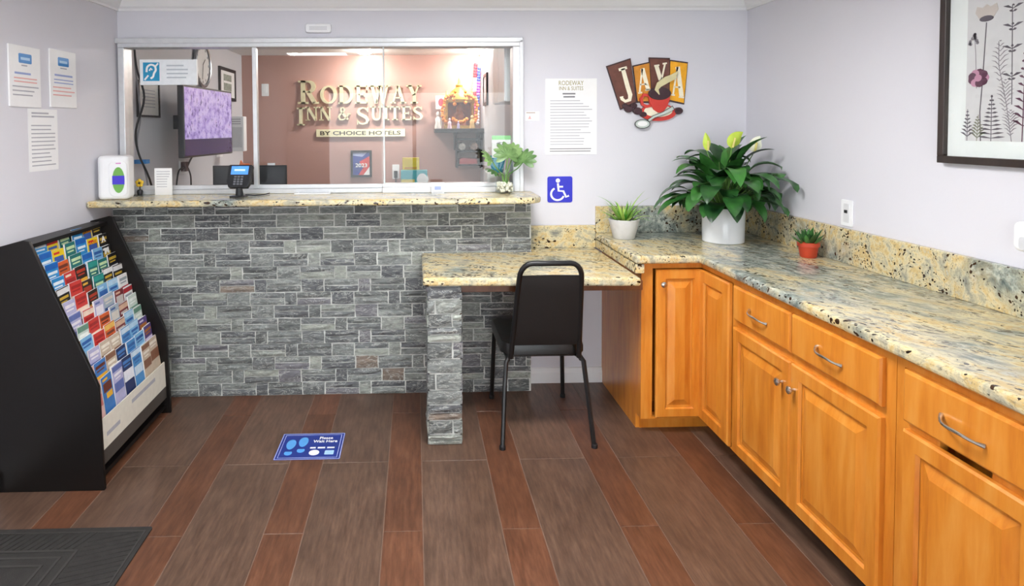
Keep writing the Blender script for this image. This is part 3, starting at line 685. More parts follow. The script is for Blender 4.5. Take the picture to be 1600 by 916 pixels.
t = thing('rules_poster', 'white poster of small printed rules with gold heading on the back wall', 'poster', (.91, WB, 1.563))
MB().box(-.15, .15, -.004, -.0003, -.22, .22).build('poster_board', M_PAPER, t)
M_PGOLD = plain('poster_gold', 'a09660', .5)
text('heading_print', 'RODEWAY', M_PGOLD, t, .03, FRONT(0, -.0046, .194), fit=(.145, .026)); text('heading_print', 'INN & SUITES', M_PGOLD, t, .03, FRONT(0, -.0046, .163), fit=(.14, .022))
lines(1, .1, .016, 0, .14, M_DINK, 'printed_heading', t, y=-.004, th=.5); lines(1, .09, .016, 0, .122, M_DINK, 'printed_heading', t, y=-.004, th=.5)
lines(16, .245, .27, 0, .10, M_INK, 'printed_text', t, y=-.004, th=.25, seed=8); lines(2, .25, .028, 0, -.18, M_DINK, 'printed_footer', t, y=-.004, th=.35, seed=4)

t = thing('accessibility_sign', 'square blue plaque with white wheelchair symbol on the back wall', 'sign', (.845, WB, 1.139))
MB().prism(rrect(.146, .152, .012), -.005, -.0003, 'y').build('plaque', plain('sign_blue', '2a2fc0', .35), t)
b = MB(); Y0, Y1 = -.0062, -.005
b.prism([(-.012+.0125*cos(a), .052+.0125*sin(a)) for a in [2*pi*k/20 for k in range(20)]], Y0, Y1, 'y')
b.path2([(-.012, .036), (-.008, -.008), (.020, -.010), (.036, -.044), (.052, -.036)], .012, Y0, Y1, 'y'); b.path2([(-.010, .016), (.018, .016)], .010, Y0, Y1, 'y')
ar = [(-.014+.038*cos(radians(a)), -.026+.036*sin(radians(a))) for a in range(118, 352, 13)]; b.path2(ar, .011, Y0, Y1, 'y')
b.build('wheelchair_symbol', M_PAPER, t)

t = thing('small_plaque', 'tiny white plate with faint print between the office window and the rules poster', 'sign', (.684, WB, 1.567))
MB().box(-.04, .04, -.003, -.0003, -.026, .026).build('plate', M_PLASTIC, t); lines(1, .07, .01, 0, .024, plain('tan_ink', 'b5a094', .6), 'printed_text', t, y=-.003, th=.6); MB().prism([(-.025, -.018), (-.005, -.018), (-.015, .004)], -.0036, -.003, 'y').build('symbol', M_RINK, t)

t = thing('smoke_detector', 'small off-white alarm box on the wall above the office window', 'alarm', (-.542, WB, 2.072))
MB().prism(rrect(.145, .05, .012), -.03, -.0003, 'y').build('housing', M_PLASTIC, t, bevel=.004)
lines(3, .1, .022, 0, .011, M_INK, 'grille', t, y=-.03, th=.3, short=0)

# JAVA coffee sign: four overlapping boards, cup, saucer, spoon, beans, steam
t = thing('coffee_sign', 'cut-out wall sign reading JAVA with a red coffee cup', 'sign', (1.352, WB, 1.70))
S = .478/860.0; sx = lambda x: (x-543)*S; sz = lambda y: (455-y)*S*1.02        # sign artwork units to metres
P = lambda L_: [(sx(x), sz(y)) for x, y in L_]
M_JB = plain('sign_brown', '6b4034', .45, noise=.2); M_JO = plain('sign_amber', 'd08a2c', .45, noise=.12); M_JY = plain('sign_yellow', 'f0ab1a', .45, noise=.1); M_JC = plain('sign_cream', 'f7efd6', .45); M_JK = plain('sign_outline', '3a2326', .5); M_JR = plain('sign_red', 'cf3b30', .35); M_JP = plain('sign_coffee', '3d2028', .35)
def shrink(poly, d):
    c = Vector((sum(p[0] for p in poly)/len(poly), sum(p[1] for p in poly)/len(poly)))
    return [tuple(c+(Vector(p)-c)*(1-d/((Vector(p)-c).length))) for p in poly]
boards = [([(390, 180), (600, 135), (615, 560), (440, 560)], M_JO, -.010), ([(780, 122), (972, 148), (935, 580), (770, 545)], M_JY, -.010), ([(112, 185), (365, 105), (430, 560), (262, 632)], M_JB, -.014), ([(560, 98), (778, 105), (778, 560), (590, 560)], M_JB, -.014)]
bo = []
for poly, mt, y in boards:
    p = P(poly); o = MB().prism(p, y, -.0003, 'y').build('letter_board', M_JK, t); MB().prism(shrink(p, .009), y-.0012, y+.001, 'y').build('board_face', mt, o); bo.append((o, y-.0012))
def letter(parent, y, pieces):
    b = MB()
    for pts, w in pieces: b.path2(P(pts), [q*S for q in w] if hasattr(w, '__len__') else w*S, y-.0014, y, 'y')
    b.build('letter', M_JC, parent)
letter(bo[2][0], bo[2][1], [([(240, 225), (325, 200)], 30), ([(282, 212), (335, 400), (362, 480), (355, 530), (310, 545), (275, 520), (270, 495)], [42, 46, 46, 40, 30, 34, 40])])
letter(bo[0][0], bo[0][1], [([(488, 215), (462, 460)], 18), ([(490, 210), (552, 430)], 42), ([(465, 375), (535, 370)], 14), ([(448, 462), (490, 455)], 16), ([(520, 432), (580, 425)], 16)])
letter(bo[3][0], bo[3][1], [([(635, 185), (680, 330)], 42), ([(725, 165), (688, 330)], 18), ([(612, 185), (665, 178)], 16), ([(700, 165), (745, 158)], 16)])
letter(bo[1][0], bo[1][1], [([(860, 195), (815, 480)], 18), ([(862, 195), (905, 500)], 46), ([(828, 400), (890, 405)], 14), ([(795, 480), (835, 485)], 16), ([(875, 503), (930, 510)], 16)])
ell = lambda cx, cy, rx, ry, n=28, a0=0, a1=360: [(cx+rx*cos(radians(a0+(a1-a0)*k/n)), cy+ry*sin(radians(a0+(a1-a0)*k/n))) for k in range(n if a1-a0 == 360 else n+1)]
MB().prism(P(ell(655, 660, 190, 88)), -.020, -.0003, 'y').build('saucer', M_JR, t); MB().prism(P(ell(655, 645, 150, 62)), -.0212, -.020, 'y').build('saucer_rim', M_JC, t)
for cx_, cy_, r_ in ((345, 625, 42), (305, 590, 30), (440, 645, 46), (870, 645, 44), (500, 680, 34), (400, 590, 34)): 
    be = MB().prism(P(ell(cx_, cy_, r_, r_*.8)), -.024, -.0003, 'y').build('coffee_bean', M_JP, t, bevel=.003); MB().path2(P([(cx_-r_*.7, cy_+6), (cx_, cy_-8), (cx_+r_*.7, cy_+4)]), 8*S, -.0250, -.0235, 'y').build('bean_crease', M_JK, be)
cup = MB().prism(P([(545, 470), (560, 560), (600, 630), (650, 665), (700, 660), (745, 600), (770, 530), (775, 470)]), -.030, -.0003, 'y').build('cup', M_JR, t, bevel=.003)
MB().path2(P([(560, 490), (500, 480), (470, 520), (485, 580), (530, 600), (575, 590)]), 30*S, -.028, -.015, 'y').build('handle', M_JR, cup)
MB().prism(P(ell(660, 468, 120, 66)), -.0316, -.030, 'y').build('cup_rim', M_JK, cup); MB().prism(P(ell(660, 474, 102, 50)), -.0328, -.0316, 'y').build('coffee', M_JP, cup)
MB().path2(P([(655, 480), (625, 430), (650, 380), (730, 330), (800, 300), (845, 245)]), [6*S, 40*S, 60*S, 70*S, 62*S, 10*S], -.036, -.033, 'y').build('steam', plain('steam_cream', 'd9cfa0', .5), t)
MB().path2(P([(806, 612), (700, 670), (600, 705), (535, 750)]), [46*S, 36*S, 32*S, 34*S], -.0345, -.031, 'y').prism(P(ell(480, 778, 82, 48)), -.0345, -.031, 'y').build('spoon_outline', plain('spoon_edge', '4a4f4c', .4), t)
MB().path2(P([(800, 618), (700, 670), (600, 705), (545, 745)]), [34*S, 24*S, 20*S, 22*S], -.036, -.031, 'y').prism(P([(545+(x-480)*1.0, y) for x, y in ell(415, 778, 72, 40)]), -.036, -.031, 'y').build('spoon', plain('spoon_silver', 'c9d2cc', .3), t)
MB().prism(P([(545+(x-480), y) for x, y in ell(415, 775, 52, 26)]), -.0366, -.036, 'y').build('spoon_bowl', M_PAPER, t)

# power outlet on the right wall; items there face -X: local x runs toward the camera
def rightwall(name, label, cat, y, z): return thing(name, label, cat, (WR, y, z), -pi/2)
t = rightwall('wall_outlet', 'white wall outlet plate above the granite splash on the right wall', 'outlet', 2.735, 1.108)
MB().prism(rrect(.074, .118, .006), -.006, -.0003, 'y').build('plate', M_PLASTIC, t, bevel=.002); MB().prism(rrect(.036, .085, .004), -.008, -.006, 'y').build('socket_face', plain('socket_white', 'dfe0e2', .4), t)
MB().box(-.008, .008, -.012, -.008, .0, .014).build('socket_slot', M_DARK, t)
t = rightwall('soap_dispenser', 'rounded white dispenser mounted on the right wall under the botanical print', 'dispenser', 1.852, 1.148)
MB().prism(rrect(.15, .095, .022, 5), -.04, -.0003, 'y').build('body', M_PLASTIC, t, bevel=.01, seg=3); MB().prism(rrect(.10, .04, .01, 3, 0, -.02), -.043, -.04, 'y').build('front_cover', plain('dispenser_grey', 'd0d2d6', .4), t)

# framed botanical print
FW, FH = .62, .76
t = rightwall('framed_print', 'dark framed botanical print of pressed flowers on the right wall', 'picture', 2.232-FW/2, 1.363+FH/2)
b = MB(); fwid = .026
b.box(-FW/2, FW/2, -.03, -.001, -FH/2, -FH/2+fwid).box(-FW/2, FW/2, -.03, -.001, FH/2-fwid, FH/2).box(-FW/2, -FW/2+fwid, -.03, -.001, -FH/2+fwid, FH/2-fwid).box(FW/2-fwid, FW/2, -.03, -.001, -FH/2+fwid, FH/2-fwid)
b.build('frame', mat_wood('dark_walnut', '20150f', '2c1f1a', '3a2b26', .4), t, bevel=.002)
MB().box(-FW/2+fwid, FW/2-fwid, -.012, -.001, -FH/2+fwid, FH/2-fwid).build('mount_board', M_PAPER, t)
IW, IH = FW-2*.097, FH-2*.082
MB().box(-IW/2, IW/2, -.0125, -.012, -IH/2, IH/2).build('print_ground', plain('print_paper', 'd9d4d6', .7, noise=.03), t)
bx, bz = -IW/2, -IH/2
inks = {'dark': plain('botanic_dark', '5a505a', .7), 'mid': plain('botanic_mid', '8a8088', .7), 'plum': plain('botanic_plum', '5c2f48', .7), 'rose': plain('botanic_rose', 'c48aa5', .7), 'pale': plain('botanic_pale', 'cdbfb9', .7), 'olive': plain('botanic_olive', '7d7a68', .7)}
def stem(pts, w, ink, nm='stem', y=-.0131): return MB().path2([(bx+p[0], bz+p[1]) for p in pts], w, y, -.0125, 'y').build(nm, inks[ink], t)
def fronds(x, z0, z1, n, ln, ink, par, up=.6, w=.005, taper=True):
    b = MB()
    for i in range(n):
        u = i/(n-1); z = z0+(z1-z0)*u; l_ = ln*((1-u) if taper else sin(pi*min(1, u*.9+.1)))+.004
        for s in (-1, 1): b.path2([(bx+x, bz+z), (bx+x+s*l_*.55, bz+z+l_*.55*up), (bx+x+s*l_, bz+z+l_*up*.7)], [.0015, w, .0008], -.0132, -.0125, 'y')
    o = b.build('fronds', inks[ink], par)
# tall poppy-like flower
s_ = stem([(.06, .0), (.055, .10), (.062, .2), (.072, .40)], .0035, 'dark')
MB().prism([(bx+.072+x, bz+.405+z) for x, z in ((0, 0), (.028, .012), (.042, .032), (.036, .054), (.014, .046), (0, .056), (-.016, .046), (-.036, .054), (-.042, .032), (-.028, .012))], -.0134, -.0125, 'y').build('blossom', inks['pale'], s_)
MB().prism([(bx+.072+.026*cos(a), bz+.413+.010*sin(a)) for a in [2*pi*k/14 for k in range(14)]], -.0138, -.0125, 'y').build('blossom_base', inks['dark'], s_)
# plum carnation
for k in range(9):
    a = 2*pi*k/9; MB().prism([(bx+.047+.024*cos(a)+.016*cos(q), bz+.215+.018*sin(a)+.014*sin(q)) for q in [2*pi*j/9 for j in range(9)]], -.0136-.0001*k, -.0125, 'y').build('petal', inks['plum'] if k % 3 else inks['rose'], s_)
MB().prism([(bx+.047+.014*cos(a), bz+.215+.012*sin(a)) for a in [2*pi*k/12 for k in range(12)]], -.0148, -.0125, 'y').build('petal', inks['rose'], s_)
s2 = stem([(.04, .18), (.034, .30), (.028, .365)], .002, 'mid')
b = MB()
for q in range(12): b.prism([(bx+.030+.02*cos(q*1.9)*(q % 3)/2+.006*cos(a), bz+.35+.016*sin(q*2.3)+.006*sin(a)) for a in [2*pi*k/8 for k in range(8)]], -.0134, -.0125, 'y')
b.build('blossom', inks['mid'], s2)
f1 = stem([(.008, 0), (.008, .11)], .0018, 'dark'); fronds(.008, .015, .10, 7, .022, 'dark', f1, .8, .006)
f2 = stem([(.045, 0), (.05, .09)], .0018, 'olive'); fronds(.047, .01, .08, 7, .028, 'olive', f2, .9, .006)
f3 = stem([(.098, 0), (.098, .155)], .0022, 'dark'); fronds(.098, .01, .15, 11, .045, 'dark', f3, .15, .007)
f4 = stem([(.17, 0), (.15, .12), (.12, .25), (.118, .33)], .002, 'mid')
for xx, za, zb in ((.165, .02, .10), (.145, .1, .2), (.124, .2, .33)): fronds(xx, za, zb, 9, .026, 'mid', f4, 1.0, .003, False)
f5 = stem([(.168, .12), (.165, .30), (.162, .44)], .0025, 'dark')
for zz in (.20, .29, .36, .42): fronds(.165, zz, zz+.02, 3, .03, 'dark', f5, .5, .008, False)
f6 = stem([(.205, 0), (.21, .3)], .003, 'plum'); fronds(.207, .05, .28, 10, .035, 'plum', f6, .7, .008)
f7 = stem([(.29, 0), (.285, .40)], .003, 'dark'); fronds(.287, .05, .36, 12, .04, 'dark', f7, .6, .007)
f8 = stem([(.36, 0), (.35, .34)], .003, 'mid'); fronds(.355, .04, .32, 10, .04, 'olive', f8, .4, .007)
MB().box(-FW/2+fwid, FW/2-fwid, -.0205, -.019, -FH/2+fwid, FH/2-fwid).build('glazing', M_GLASS, t)

# ------------------------------------------------------------------ plants
def leaf_mesh(b, spine, width, fold=.25, prof=None, nw=2, up=Vector((0, 0, 1))):
    """leaf blade along a 3D spine; width max, pointed tip, folded along the midrib"""
    n = len(spine); vs = []
    for i, p in enumerate(spine):
        d = (Vector(spine[min(i+1, n-1)])-Vector(spine[max(i-1, 0)])).normalized(); sd = d.cross(up)
        if sd.length < 1e-3: sd = Vector((1, 0, 0))
        sd.normalize(); nn = sd.cross(d).normalized(); u = i/(n-1)
        w = width*(prof(u) if prof else max(.02, (sin(pi*min(1, u**.8))**.8)))
        for k in range(-nw, nw+1):
            q = k/nw; vs.append(Vector(p)+sd*q*w/2+nn*(abs(q)*w/2*fold))
    c = 2*nw+1; fs = [(i*c+k, i*c+k+1, (i+1)*c+k+1, (i+1)*c+k) for i in range(n-1) for k in range(c-1)]
    b.add(vs, fs)
def arc_spine(az, r0, z0, length, el0, el1, n=8, wob=0):
    p = Vector((r0*cos(az), r0*sin(az), z0)); out = [p.copy()]
    for i in range(n):
        e = el0+(el1-el0)*(i+.5)/n; a = az+wob*(i/n)
        p = p+Vector((cos(a)*cos(e), sin(a)*cos(e), sin(e)))*length/n; out.append(p.copy())
    return out
M_LILY = mat_leaf('peace_lily_leaf', '12301a', '3f7a34', .28); M_STEM = mat_leaf('green_stem', '3f6a2a', '6f9a48', .5); M_SOIL = plain('potting_soil', '2e241c', .95, noise=.3)
M_SPA = plain('spathe_green', 'bcd24a', .5, noise=.1); M_SPW = plain('spathe_white', 'eef0d8', .5); M_SPADIX = plain('spadix', 'd9cf7a', .6)
def pot(parent, r0, r1, h, mat, lip=.006, soil=True):
    MB().lathe([(.001, .0), (r0-.004, 0), (r0, .004), (r1, h-.003), (r1-.002, h), (r1-lip, h), (r1-lip-.002, h-.03), (.001, h-.03)], (0, 0, 0), 40).build('pot', mat, parent, smooth=True)
    if soil: MB().lathe([(.001, h-.024), (r1-lip-.001, h-.024), (r1-lip-.001, h-.03)], (0, 0, 0), 24).build('soil', M_SOIL, parent)
t = thing('peace_lily', 'large peace lily with three pale blooms in a white cylinder pot', 'potted plant', (1.648, 3.275, GT+.0003))
pot(t, .104, .107, .185, plain('glossy_white_ceramic', 'eef0f3', .12, noise=.01), .005)
rnd = random.Random(17); cnt = 0
def lily_leaf(az, pet, el, ln, w, droop, z0=.165, r=.02):
    sp = arc_spine(az, r, z0, pet, el+.25, el, 5); q = sp[-1]
    # keep blades clear of the two walls
    n = 9; p = q.copy(); bl = [p.copy()]; e0 = el; 
    for i in range(n):
        e = e0+(droop-e0)*((i+.5)/n)**.9; p = p+Vector((cos(az)*cos(e), sin(az)*cos(e), sin(e)))*ln/n
        p.y = min(p.y, WB-3.275-.06); p.x = min(p.x, WR-1.648-.06); bl.append(p.copy())
    for v in sp:
        v.y = min(v.y, WB-3.275-.06); v.x = min(v.x, WR-1.648-.06)
    MB().tube(sp, [.0038, .0036, .0034, .003, .0028, .0024], 5, cap=False).build('petiole', M_STEM, t, smooth=True)
    b = MB(); leaf_mesh(b, bl, w, rnd.uniform(.12, .3)); b.build('leaf', M_LILY, t, smooth=True)
for i in range(20): lily_leaf(i*2.399+.3+rnd.uniform(-.3, .3), rnd.uniform(.12, .26), radians(rnd.uniform(60, 86)), rnd.uniform(.16, .22), rnd.uniform(.075, .10), radians(rnd.uniform(-60, 40)))
for i in range(30): lily_leaf(i*2.399+1.1+rnd.uniform(-.3, .3), rnd.uniform(.12, .25), radians(rnd.uniform(36, 64)), rnd.uniform(.17, .23), rnd.uniform(.08, .105), radians(rnd.uniform(-75, -10)))
for i in range(26): lily_leaf(i*2.399+.7+rnd.uniform(-.3, .3), rnd.uniform(.10, .21), radians(rnd.uniform(14, 40)), rnd.uniform(.17, .22), rnd.uniform(.08, .105), radians(rnd.uniform(-82, -45)), r=.03)
for az, pe, el_ in ((-1.9, .12, 50), (-1.2, .13, 58), (-2.6, .14, 44), (-.6, .14, 46), (-1.55, .18, 66), (-2.2, .17, 62), (-.9, .18, 60), (-1.75, .08, 30), (-1.1, .09, 26), (-2.9, .1, 40), (-.2, .1, 40)): lily_leaf(az, pe, radians(el_), .19, .095, radians(-84))
def bloom(x, y, z, lean, w, ln, mat, tilt, opening):
    pts = [(0, 0, .15), (x*.35, y*.35, .15+(z-.15)*.45), (x, y, z)]
    st_ = MB().tube(pts, [.003, .0028, .0025], 6).build('flower_stalk', M_STEM, t, smooth=True)
    sp = [Vector((x, y, z))+Vector((lean*u*ln*u, -.01*sin(pi*u), u*ln*(1-.25*u*abs(tilt)))) for u in [k/8 for k in range(9)]]
    b = MB(); leaf_mesh(b, sp, w, opening, up=Vector((0, 1, 0))); b.build('spathe', mat, st_, smooth=True)
    MB().tube([(x, y-.012, z+.005), (x+lean*.02, y-.016, z+.055)], [.006, .005], 8).build('spadix', M_SPADIX, st_, smooth=True)
bloom(-.105, -.03, .485, -.1, .042, .105, M_SPA, .2, .5); bloom(.005, -.07, .50, .55, .07, .11, M_SPA, .9, .25); bloom(.145, -.03, .475, .35, .07, .10, M_SPW, .5, .2)

t = thing('grass_pot_plant', 'small spiky light green plant in a pale grey tapered pot', 'potted plant', (1.155, 3.40, GT+.0003))
pot(t, .058, .083, .108, plain('pale_grey_ceramic', 'd3d3d3', .5, noise=.05), .007)
M_GRASS = mat_leaf('light_green_blade', '3f8a2a', 'b5d860', .45); rnd = random.Random(4)
for i in range(38):
    az = i*2.399; k = i/38; el = radians(86-54*k+rnd.uniform(-8, 8)); ln = rnd.uniform(.12, .17)
    if i in (1, 5, 8): ln = .215; el = radians(74)
    sp = arc_spine(az, .012+.03*k, .088, ln, el, el-radians(rnd.uniform(5, 70)), 7)
    for v in sp: v.x = max(v.x, -.20); v.y = min(v.y, WB-3.4-.03)
    b = MB(); leaf_mesh(b, sp, rnd.uniform(.014, .022), .3, prof=lambda u: max(.03, 1-u**1.6)); b.build('leaf', M_GRASS, t, smooth=True)

t = thing('succulent', 'small dark green succulent in a terracotta red plastic pot', 'potted plant', (1.842, 2.855, GT+.0003))
pot(t, .035, .044, .070, plain('terracotta_red', 'c2452a', .45, noise=.06), .005)
MB().lathe([(.0435, .052), (.047, .053), (.047, .070), (.0435, .071)], (0, 0, 0), 36).build('pot_rim', MATS['terracotta_red'], t, smooth=True)
M_SUC = mat_leaf('succulent_leaf', '1c3f20', '4f8a45', .4); rnd = random.Random(8)
for i in range(26):
    k = i/26; el = radians(80-50*k); sp = arc_spine(i*2.399, .004+.016*k, .05, rnd.uniform(.07, .10), el, el+radians(rnd.uniform(-10, 25)), 6)
    for v in sp: v.x = min(v.x, .062)
    b = MB(); leaf_mesh(b, sp, rnd.uniform(.022, .032), .35, prof=lambda u: max(.04, (1-u**3)*(.5+.9*u))); b.build('leaf', M_SUC, t, smooth=True)

t = thing('vase_plant', 'cut-leaf philodendron stems in a clear glass vase of pebbles', 'potted plant', (.506, 3.47, CT+.0003))
M_PHIL = mat_leaf('philodendron_leaf', '3f6a35', '86a868', .4); VH = .135
MB().lathe([(.001, 0), (.050, 0), (.055, .006), (.055, VH), (.052, VH), (.052, .009), (.001, .008)], (0, 0, 0), 32).build('vase', M_GLASS, t, smooth=True)
rnd = random.Random(2); b = MB()
for i in range(150):
    a = rnd.uniform(0, 2*pi); r_ = .042*math.sqrt(rnd.random()); b.ball((r_*cos(a), r_*sin(a), .016+rnd.random()*.045), rnd.uniform(.006, .009), 6, 4)
o = b.build('pebbles', plain('cream_pebble', 'e3dfcf', .5, noise=.1), t, smooth=True); o['kind'] = 'stuff'
def cutleaf(ax, ay, az_, rot, size, stemtop):
    st_ = MB().tube([(0, 0, .02), (stemtop[0]*.25, stemtop[1]*.25, .11), (stemtop[0]*.7, stemtop[1]*.7, stemtop[2]*.8), stemtop], [.004, .004, .0035, .003], 6).build('stem', M_STEM, t, smooth=True)
    M_ = Matrix.Translation(stemtop) @ Euler((ax, ay, az_)).to_matrix().to_4x4(); b = MB()
    for k in range(-4, 5):
        a = radians(90+k*29); ln = size*(1-.05*abs(k)); base = Vector((0, size*.12, 0)); tip = base+Vector((cos(a), sin(a), 0))*ln
        sp = [base+(tip-base)*u+Vector((0, 0, -.02*u*u)) for u in (0, .25, .5, .75, .92, 1)]
        leaf_mesh(b, sp, size*.36, .15, prof=lambda u: max(.08, .55+.5*sin(pi*u)-.75*u**4))
    b.xf(M_); b.build('leaf', M_PHIL, st_, smooth=True)
cutleaf(radians(62), 0, radians(-35), 0, .085, (.10, -.01, .175)); cutleaf(radians(68), 0, radians(15), 0, .09, (.012, -.02, .205)); cutleaf(radians(60), 0, radians(65), 0, .075, (-.075, -.01, .185)); cutleaf(radians(30), 0, radians(75), 0, .06, (-.055, -.03, .125)); cutleaf(radians(75), 0, radians(-10), 0, .07, (.05, .03, .215))

# ------------------------------------------------------------------ things on the bar top
t = thing('sanitizer_dispenser', 'white hand sanitizer dispenser with green and violet oval label on the bar top', 'dispenser', (-1.60, 3.375, CT+.0003), radians(8))
MB().prism(rrect(.155, .13, .03, 5), 0, .232).build('body', M_PLASTIC, t, bevel=.02, seg=4)
MB().prism([(x, z) for x, z in rrect(.09, .19, .03, 5, .028, .112)], -.0685, -.05, 'y').build('front_cover', M_PLASTIC, t, bevel=.004)
M_GRN = plain('label_green', '6fae4f', .4)
la = MB().prism([(.032+.03*cos(a), .105+.068*sin(a)) for a in [2*pi*k/30 for k in range(30)]], -.0712, -.0685, 'y').build('label', M_GRN, t); MB().prism([(.002, .082), (.062, .082), (.062, .128), (.002, .128)], -.0722, -.0712, 'y').build('label_band', plain('label_violet', '4030c8', .4), la)
MB().box(.02, .045, -.0695, -.0685, .19, .196).build('indicator', plain('indicator_pink', 'd98ac8', .4), t)
t = thing('yellow_flower', 'small yellow artificial flower standing behind the sanitizer dispenser', 'flower', (-1.555, 3.555, CT+.0003))
MB().lathe([(.001, 0), (.014, 0), (.017, .02), (.012, .03), (.001, .03)], (0, 0, 0), 14).build('base', M_DARK, t, smooth=True); MB().tube([(0, 0, .028), (0, 0, .06)], .003, 6).build('stem', M_DARK, t)
for k in range(5):
    a = 2*pi*k/5+.3; MB().ball((.014*cos(a), -.004, .068+.014*sin(a)), .011, 8, 6, (1, .5, 1)).build('petal', plain('flower_yellow', 'e8c034', .5), t, smooth=True)
MB().ball((0, -.008, .068), .006, 8, 6).build('flower_centre', M_DARK, t, smooth=True)

t = thing('card_terminal', 'black card payment terminal with lit blue screen on the bar top', 'card terminal', (-.957, 3.40, CT+.0003), radians(-6))
MB().prism(rrect(.085, .07, .012), 0, .008).build('base', M_DARK, t, bevel=.002); MB().tube([(0, .012, .006), (0, .006, .06)], [.022, .016], 12).build('stand', M_DARK, t, smooth=True)
tm = Matrix.Translation((0, -.002, .048)) @ Matrix.Rotation(radians(-24), 4, 'X')
M_TB = plain('terminal_black', '232427', .35)
bd = MB().prism([(-.052, 0), (.052, 0), (.066, .03), (.068, .125), (.06, .132), (-.06, .132), (-.068, .125), (-.066, .03)], -.016, .012, 'y').xf(tm).build('body', M_TB, t, bevel=.004)
M_SC = plain('terminal_screen', '4f8ce8', .2, noise=.05, emit=.6)
MB().box(-.048, .048, -.0175, -.016, .074, .122).xf(tm).build('screen', M_SC, bd); MB().box(-.03, .03, -.0182, -.0175, .094, .104).xf(tm).build('screen_text', plain('screen_text', 'bcd8fb', .3, emit=.5), bd)
b = MB()
for i in range(3):
    for j in range(4): b.box(-.026+i*.019, -.013+i*.019, -.019, -.016, .014+j*.014, .023+j*.014)
b.xf(tm).build('keypad', plain('keypad_grey', '6d6f75', .4), bd)
MB().tube([(.03, .02, .01), (.07, .05, .004), (.11, .09, .004), (.12, .15, .006)], .003, 6).build('cable', M_DARK, t, smooth=True)

t = thing('paper_notice', 'small white paper notice standing against the office glass near the sanitizer', 'notice', (-1.418, 3.545, CT+.0003))
MB().box(-.049, .049, -.002, 0, 0, .152).build('paper_sheet', M_PAPER, t); lines(7, .075, .10, 0, .14, M_INK, 'printed_text', t, y=-.002, th=.25, seed=6)

t = thing('hearing_sign', 'white sign with blue ear symbol stuck to the office glass', 'sign', (-1.395, WB-.0085, 1.828))
MB().box(-.16, .16, -.003, .018, -.072, .072).build('sign_plate', plain('frosted_white', 'e9edf0', .4), t)
MB().box(-.142, -.05, -.0042, -.003, -.05, .055).build('symbol_ground', plain('sign_cyan', '1e93c0', .4), t)
b = MB(); b.path2(smooth2([(-.122, .0), (-.118, .028), (-.098, .042), (-.076, .034), (-.07, .012), (-.08, -.006), (-.086, -.026), (-.10, -.036)]), .011, -.0052, -.0042, 'y'); b.path2([(-.106, .008), (-.098, .022), (-.09, .012)], .008, -.0052, -.0042, 'y'); b.path2([(-.134, -.044), (-.112, -.018)], .009, -.0052, -.0042, 'y'); b.path2([(-.070, .034), (-.056, .05)], .009, -.0052, -.0042, 'y'); b.build('ear_symbol', M_PAPER, t)
lines(4, .12, .09, .05, .048, plain('pale_ink', 'b9c0c8', .6), 'printed_text', t, y=-.003, th=.35, seed=12)

t = thing('card_holder', 'small white plastic card holder on the sill of the office window', 'card holder', (.13, 3.515, CT+.0003))
MB().prism([(-.02, 0), (.03, 0), (.03, .004), (.004, .008), (-.004, .062), (-.008, .062), (-.006, .006), (-.02, .004)], -.036, .036, 'x').build('stand', M_PLASTIC, t)
MB().prism([(-.0155, .008), (-.0125, .008), (-.0085, .05), (-.0115, .05)], -.026, .026, 'x').build('card', M_PAPER, t); MB().prism([(-.0155, .02), (-.0150, .02), (-.0135, .04), (-.0138, .04)], -.018, .018, 'x').build('card_print', M_BINK, t)
t = thing('transaction_tray', 'white framed pass-through tray set into the bar top under the glass', 'tray', (-.575, 3.545, CT+.0003))
b = MB(); b.box(-.10, .10, -.055, -.043, 0, .008).box(-.10, .10, .043, .055, 0, .008).box(-.10, -.085, -.043, .043, 0, .008).box(.085, .10, -.043, .043, 0, .008); b.build('rim', M_PLASTIC, t, bevel=.002); MB().box(-.085, .085, -.043, .043, 0, .002).build('recess', M_FRAME, t)

# ------------------------------------------------------------------ office furnishings
t = thing('office_desk', 'pale office work desk behind the reception counter', 'desk', (-.55, 4.25, 0))
MB().box(-1.15, 1.15, -.30, .30, .72, .75).build('desk_top', plain('desk_laminate', 'd5cfc8', .4), t, bevel=.003)
for x in (-1.13, 0, 1.11): MB().box(x, x+.02, -.28, .28, 0, .72).build('leg_panel', plain('desk_leg', 'b9b3ac', .5), t)
for x, w, lab, rz in ((-1.21, .26, 'black monitor standing behind the card payment terminal', .0), (-.965, .225, 'black monitor standing behind the middle glass pane', .0)):
    t = thing('monitor', lab, 'monitor', (x, 4.18, .75), rz, 'monitors on the office desk')
    MB().prism(rrect(.16, .12, .02), 0, .012).build('base', M_DARK, t); MB().box(-.02, .02, .0, .02, .01, .30).build('stand', M_DARK, t)
    MB().box(-w/2, w/2, -.02, .0, .20, .51).build('screen_housing', M_DARK, t, bevel=.004); MB().box(-w/2+.012, w/2-.012, -.0212, -.02, .212, .498).build('rear_cover', plain('monitor_back', '2a2c30', .35), t)
tag(MB().prism(rrect(.05, .018, .008), .0, .014).build('white_clip', M_PLASTIC, loc=(-.955, 4.17, 1.2605)), 'small white gadget lying on top of the monitor behind the middle pane', 'gadget')
tag(MB().prism([(-.035, 0), (.035, 0), (.03, .012), (-.01, .014), (-.025, .035)], -.01, .01, 'y').build('orange_tag', plain('orange_plastic', 'e2703a', .5), loc=(-1.13, 4.17, 1.2605)), 'small orange holder sitting on the monitor behind the card terminal', 'gadget')
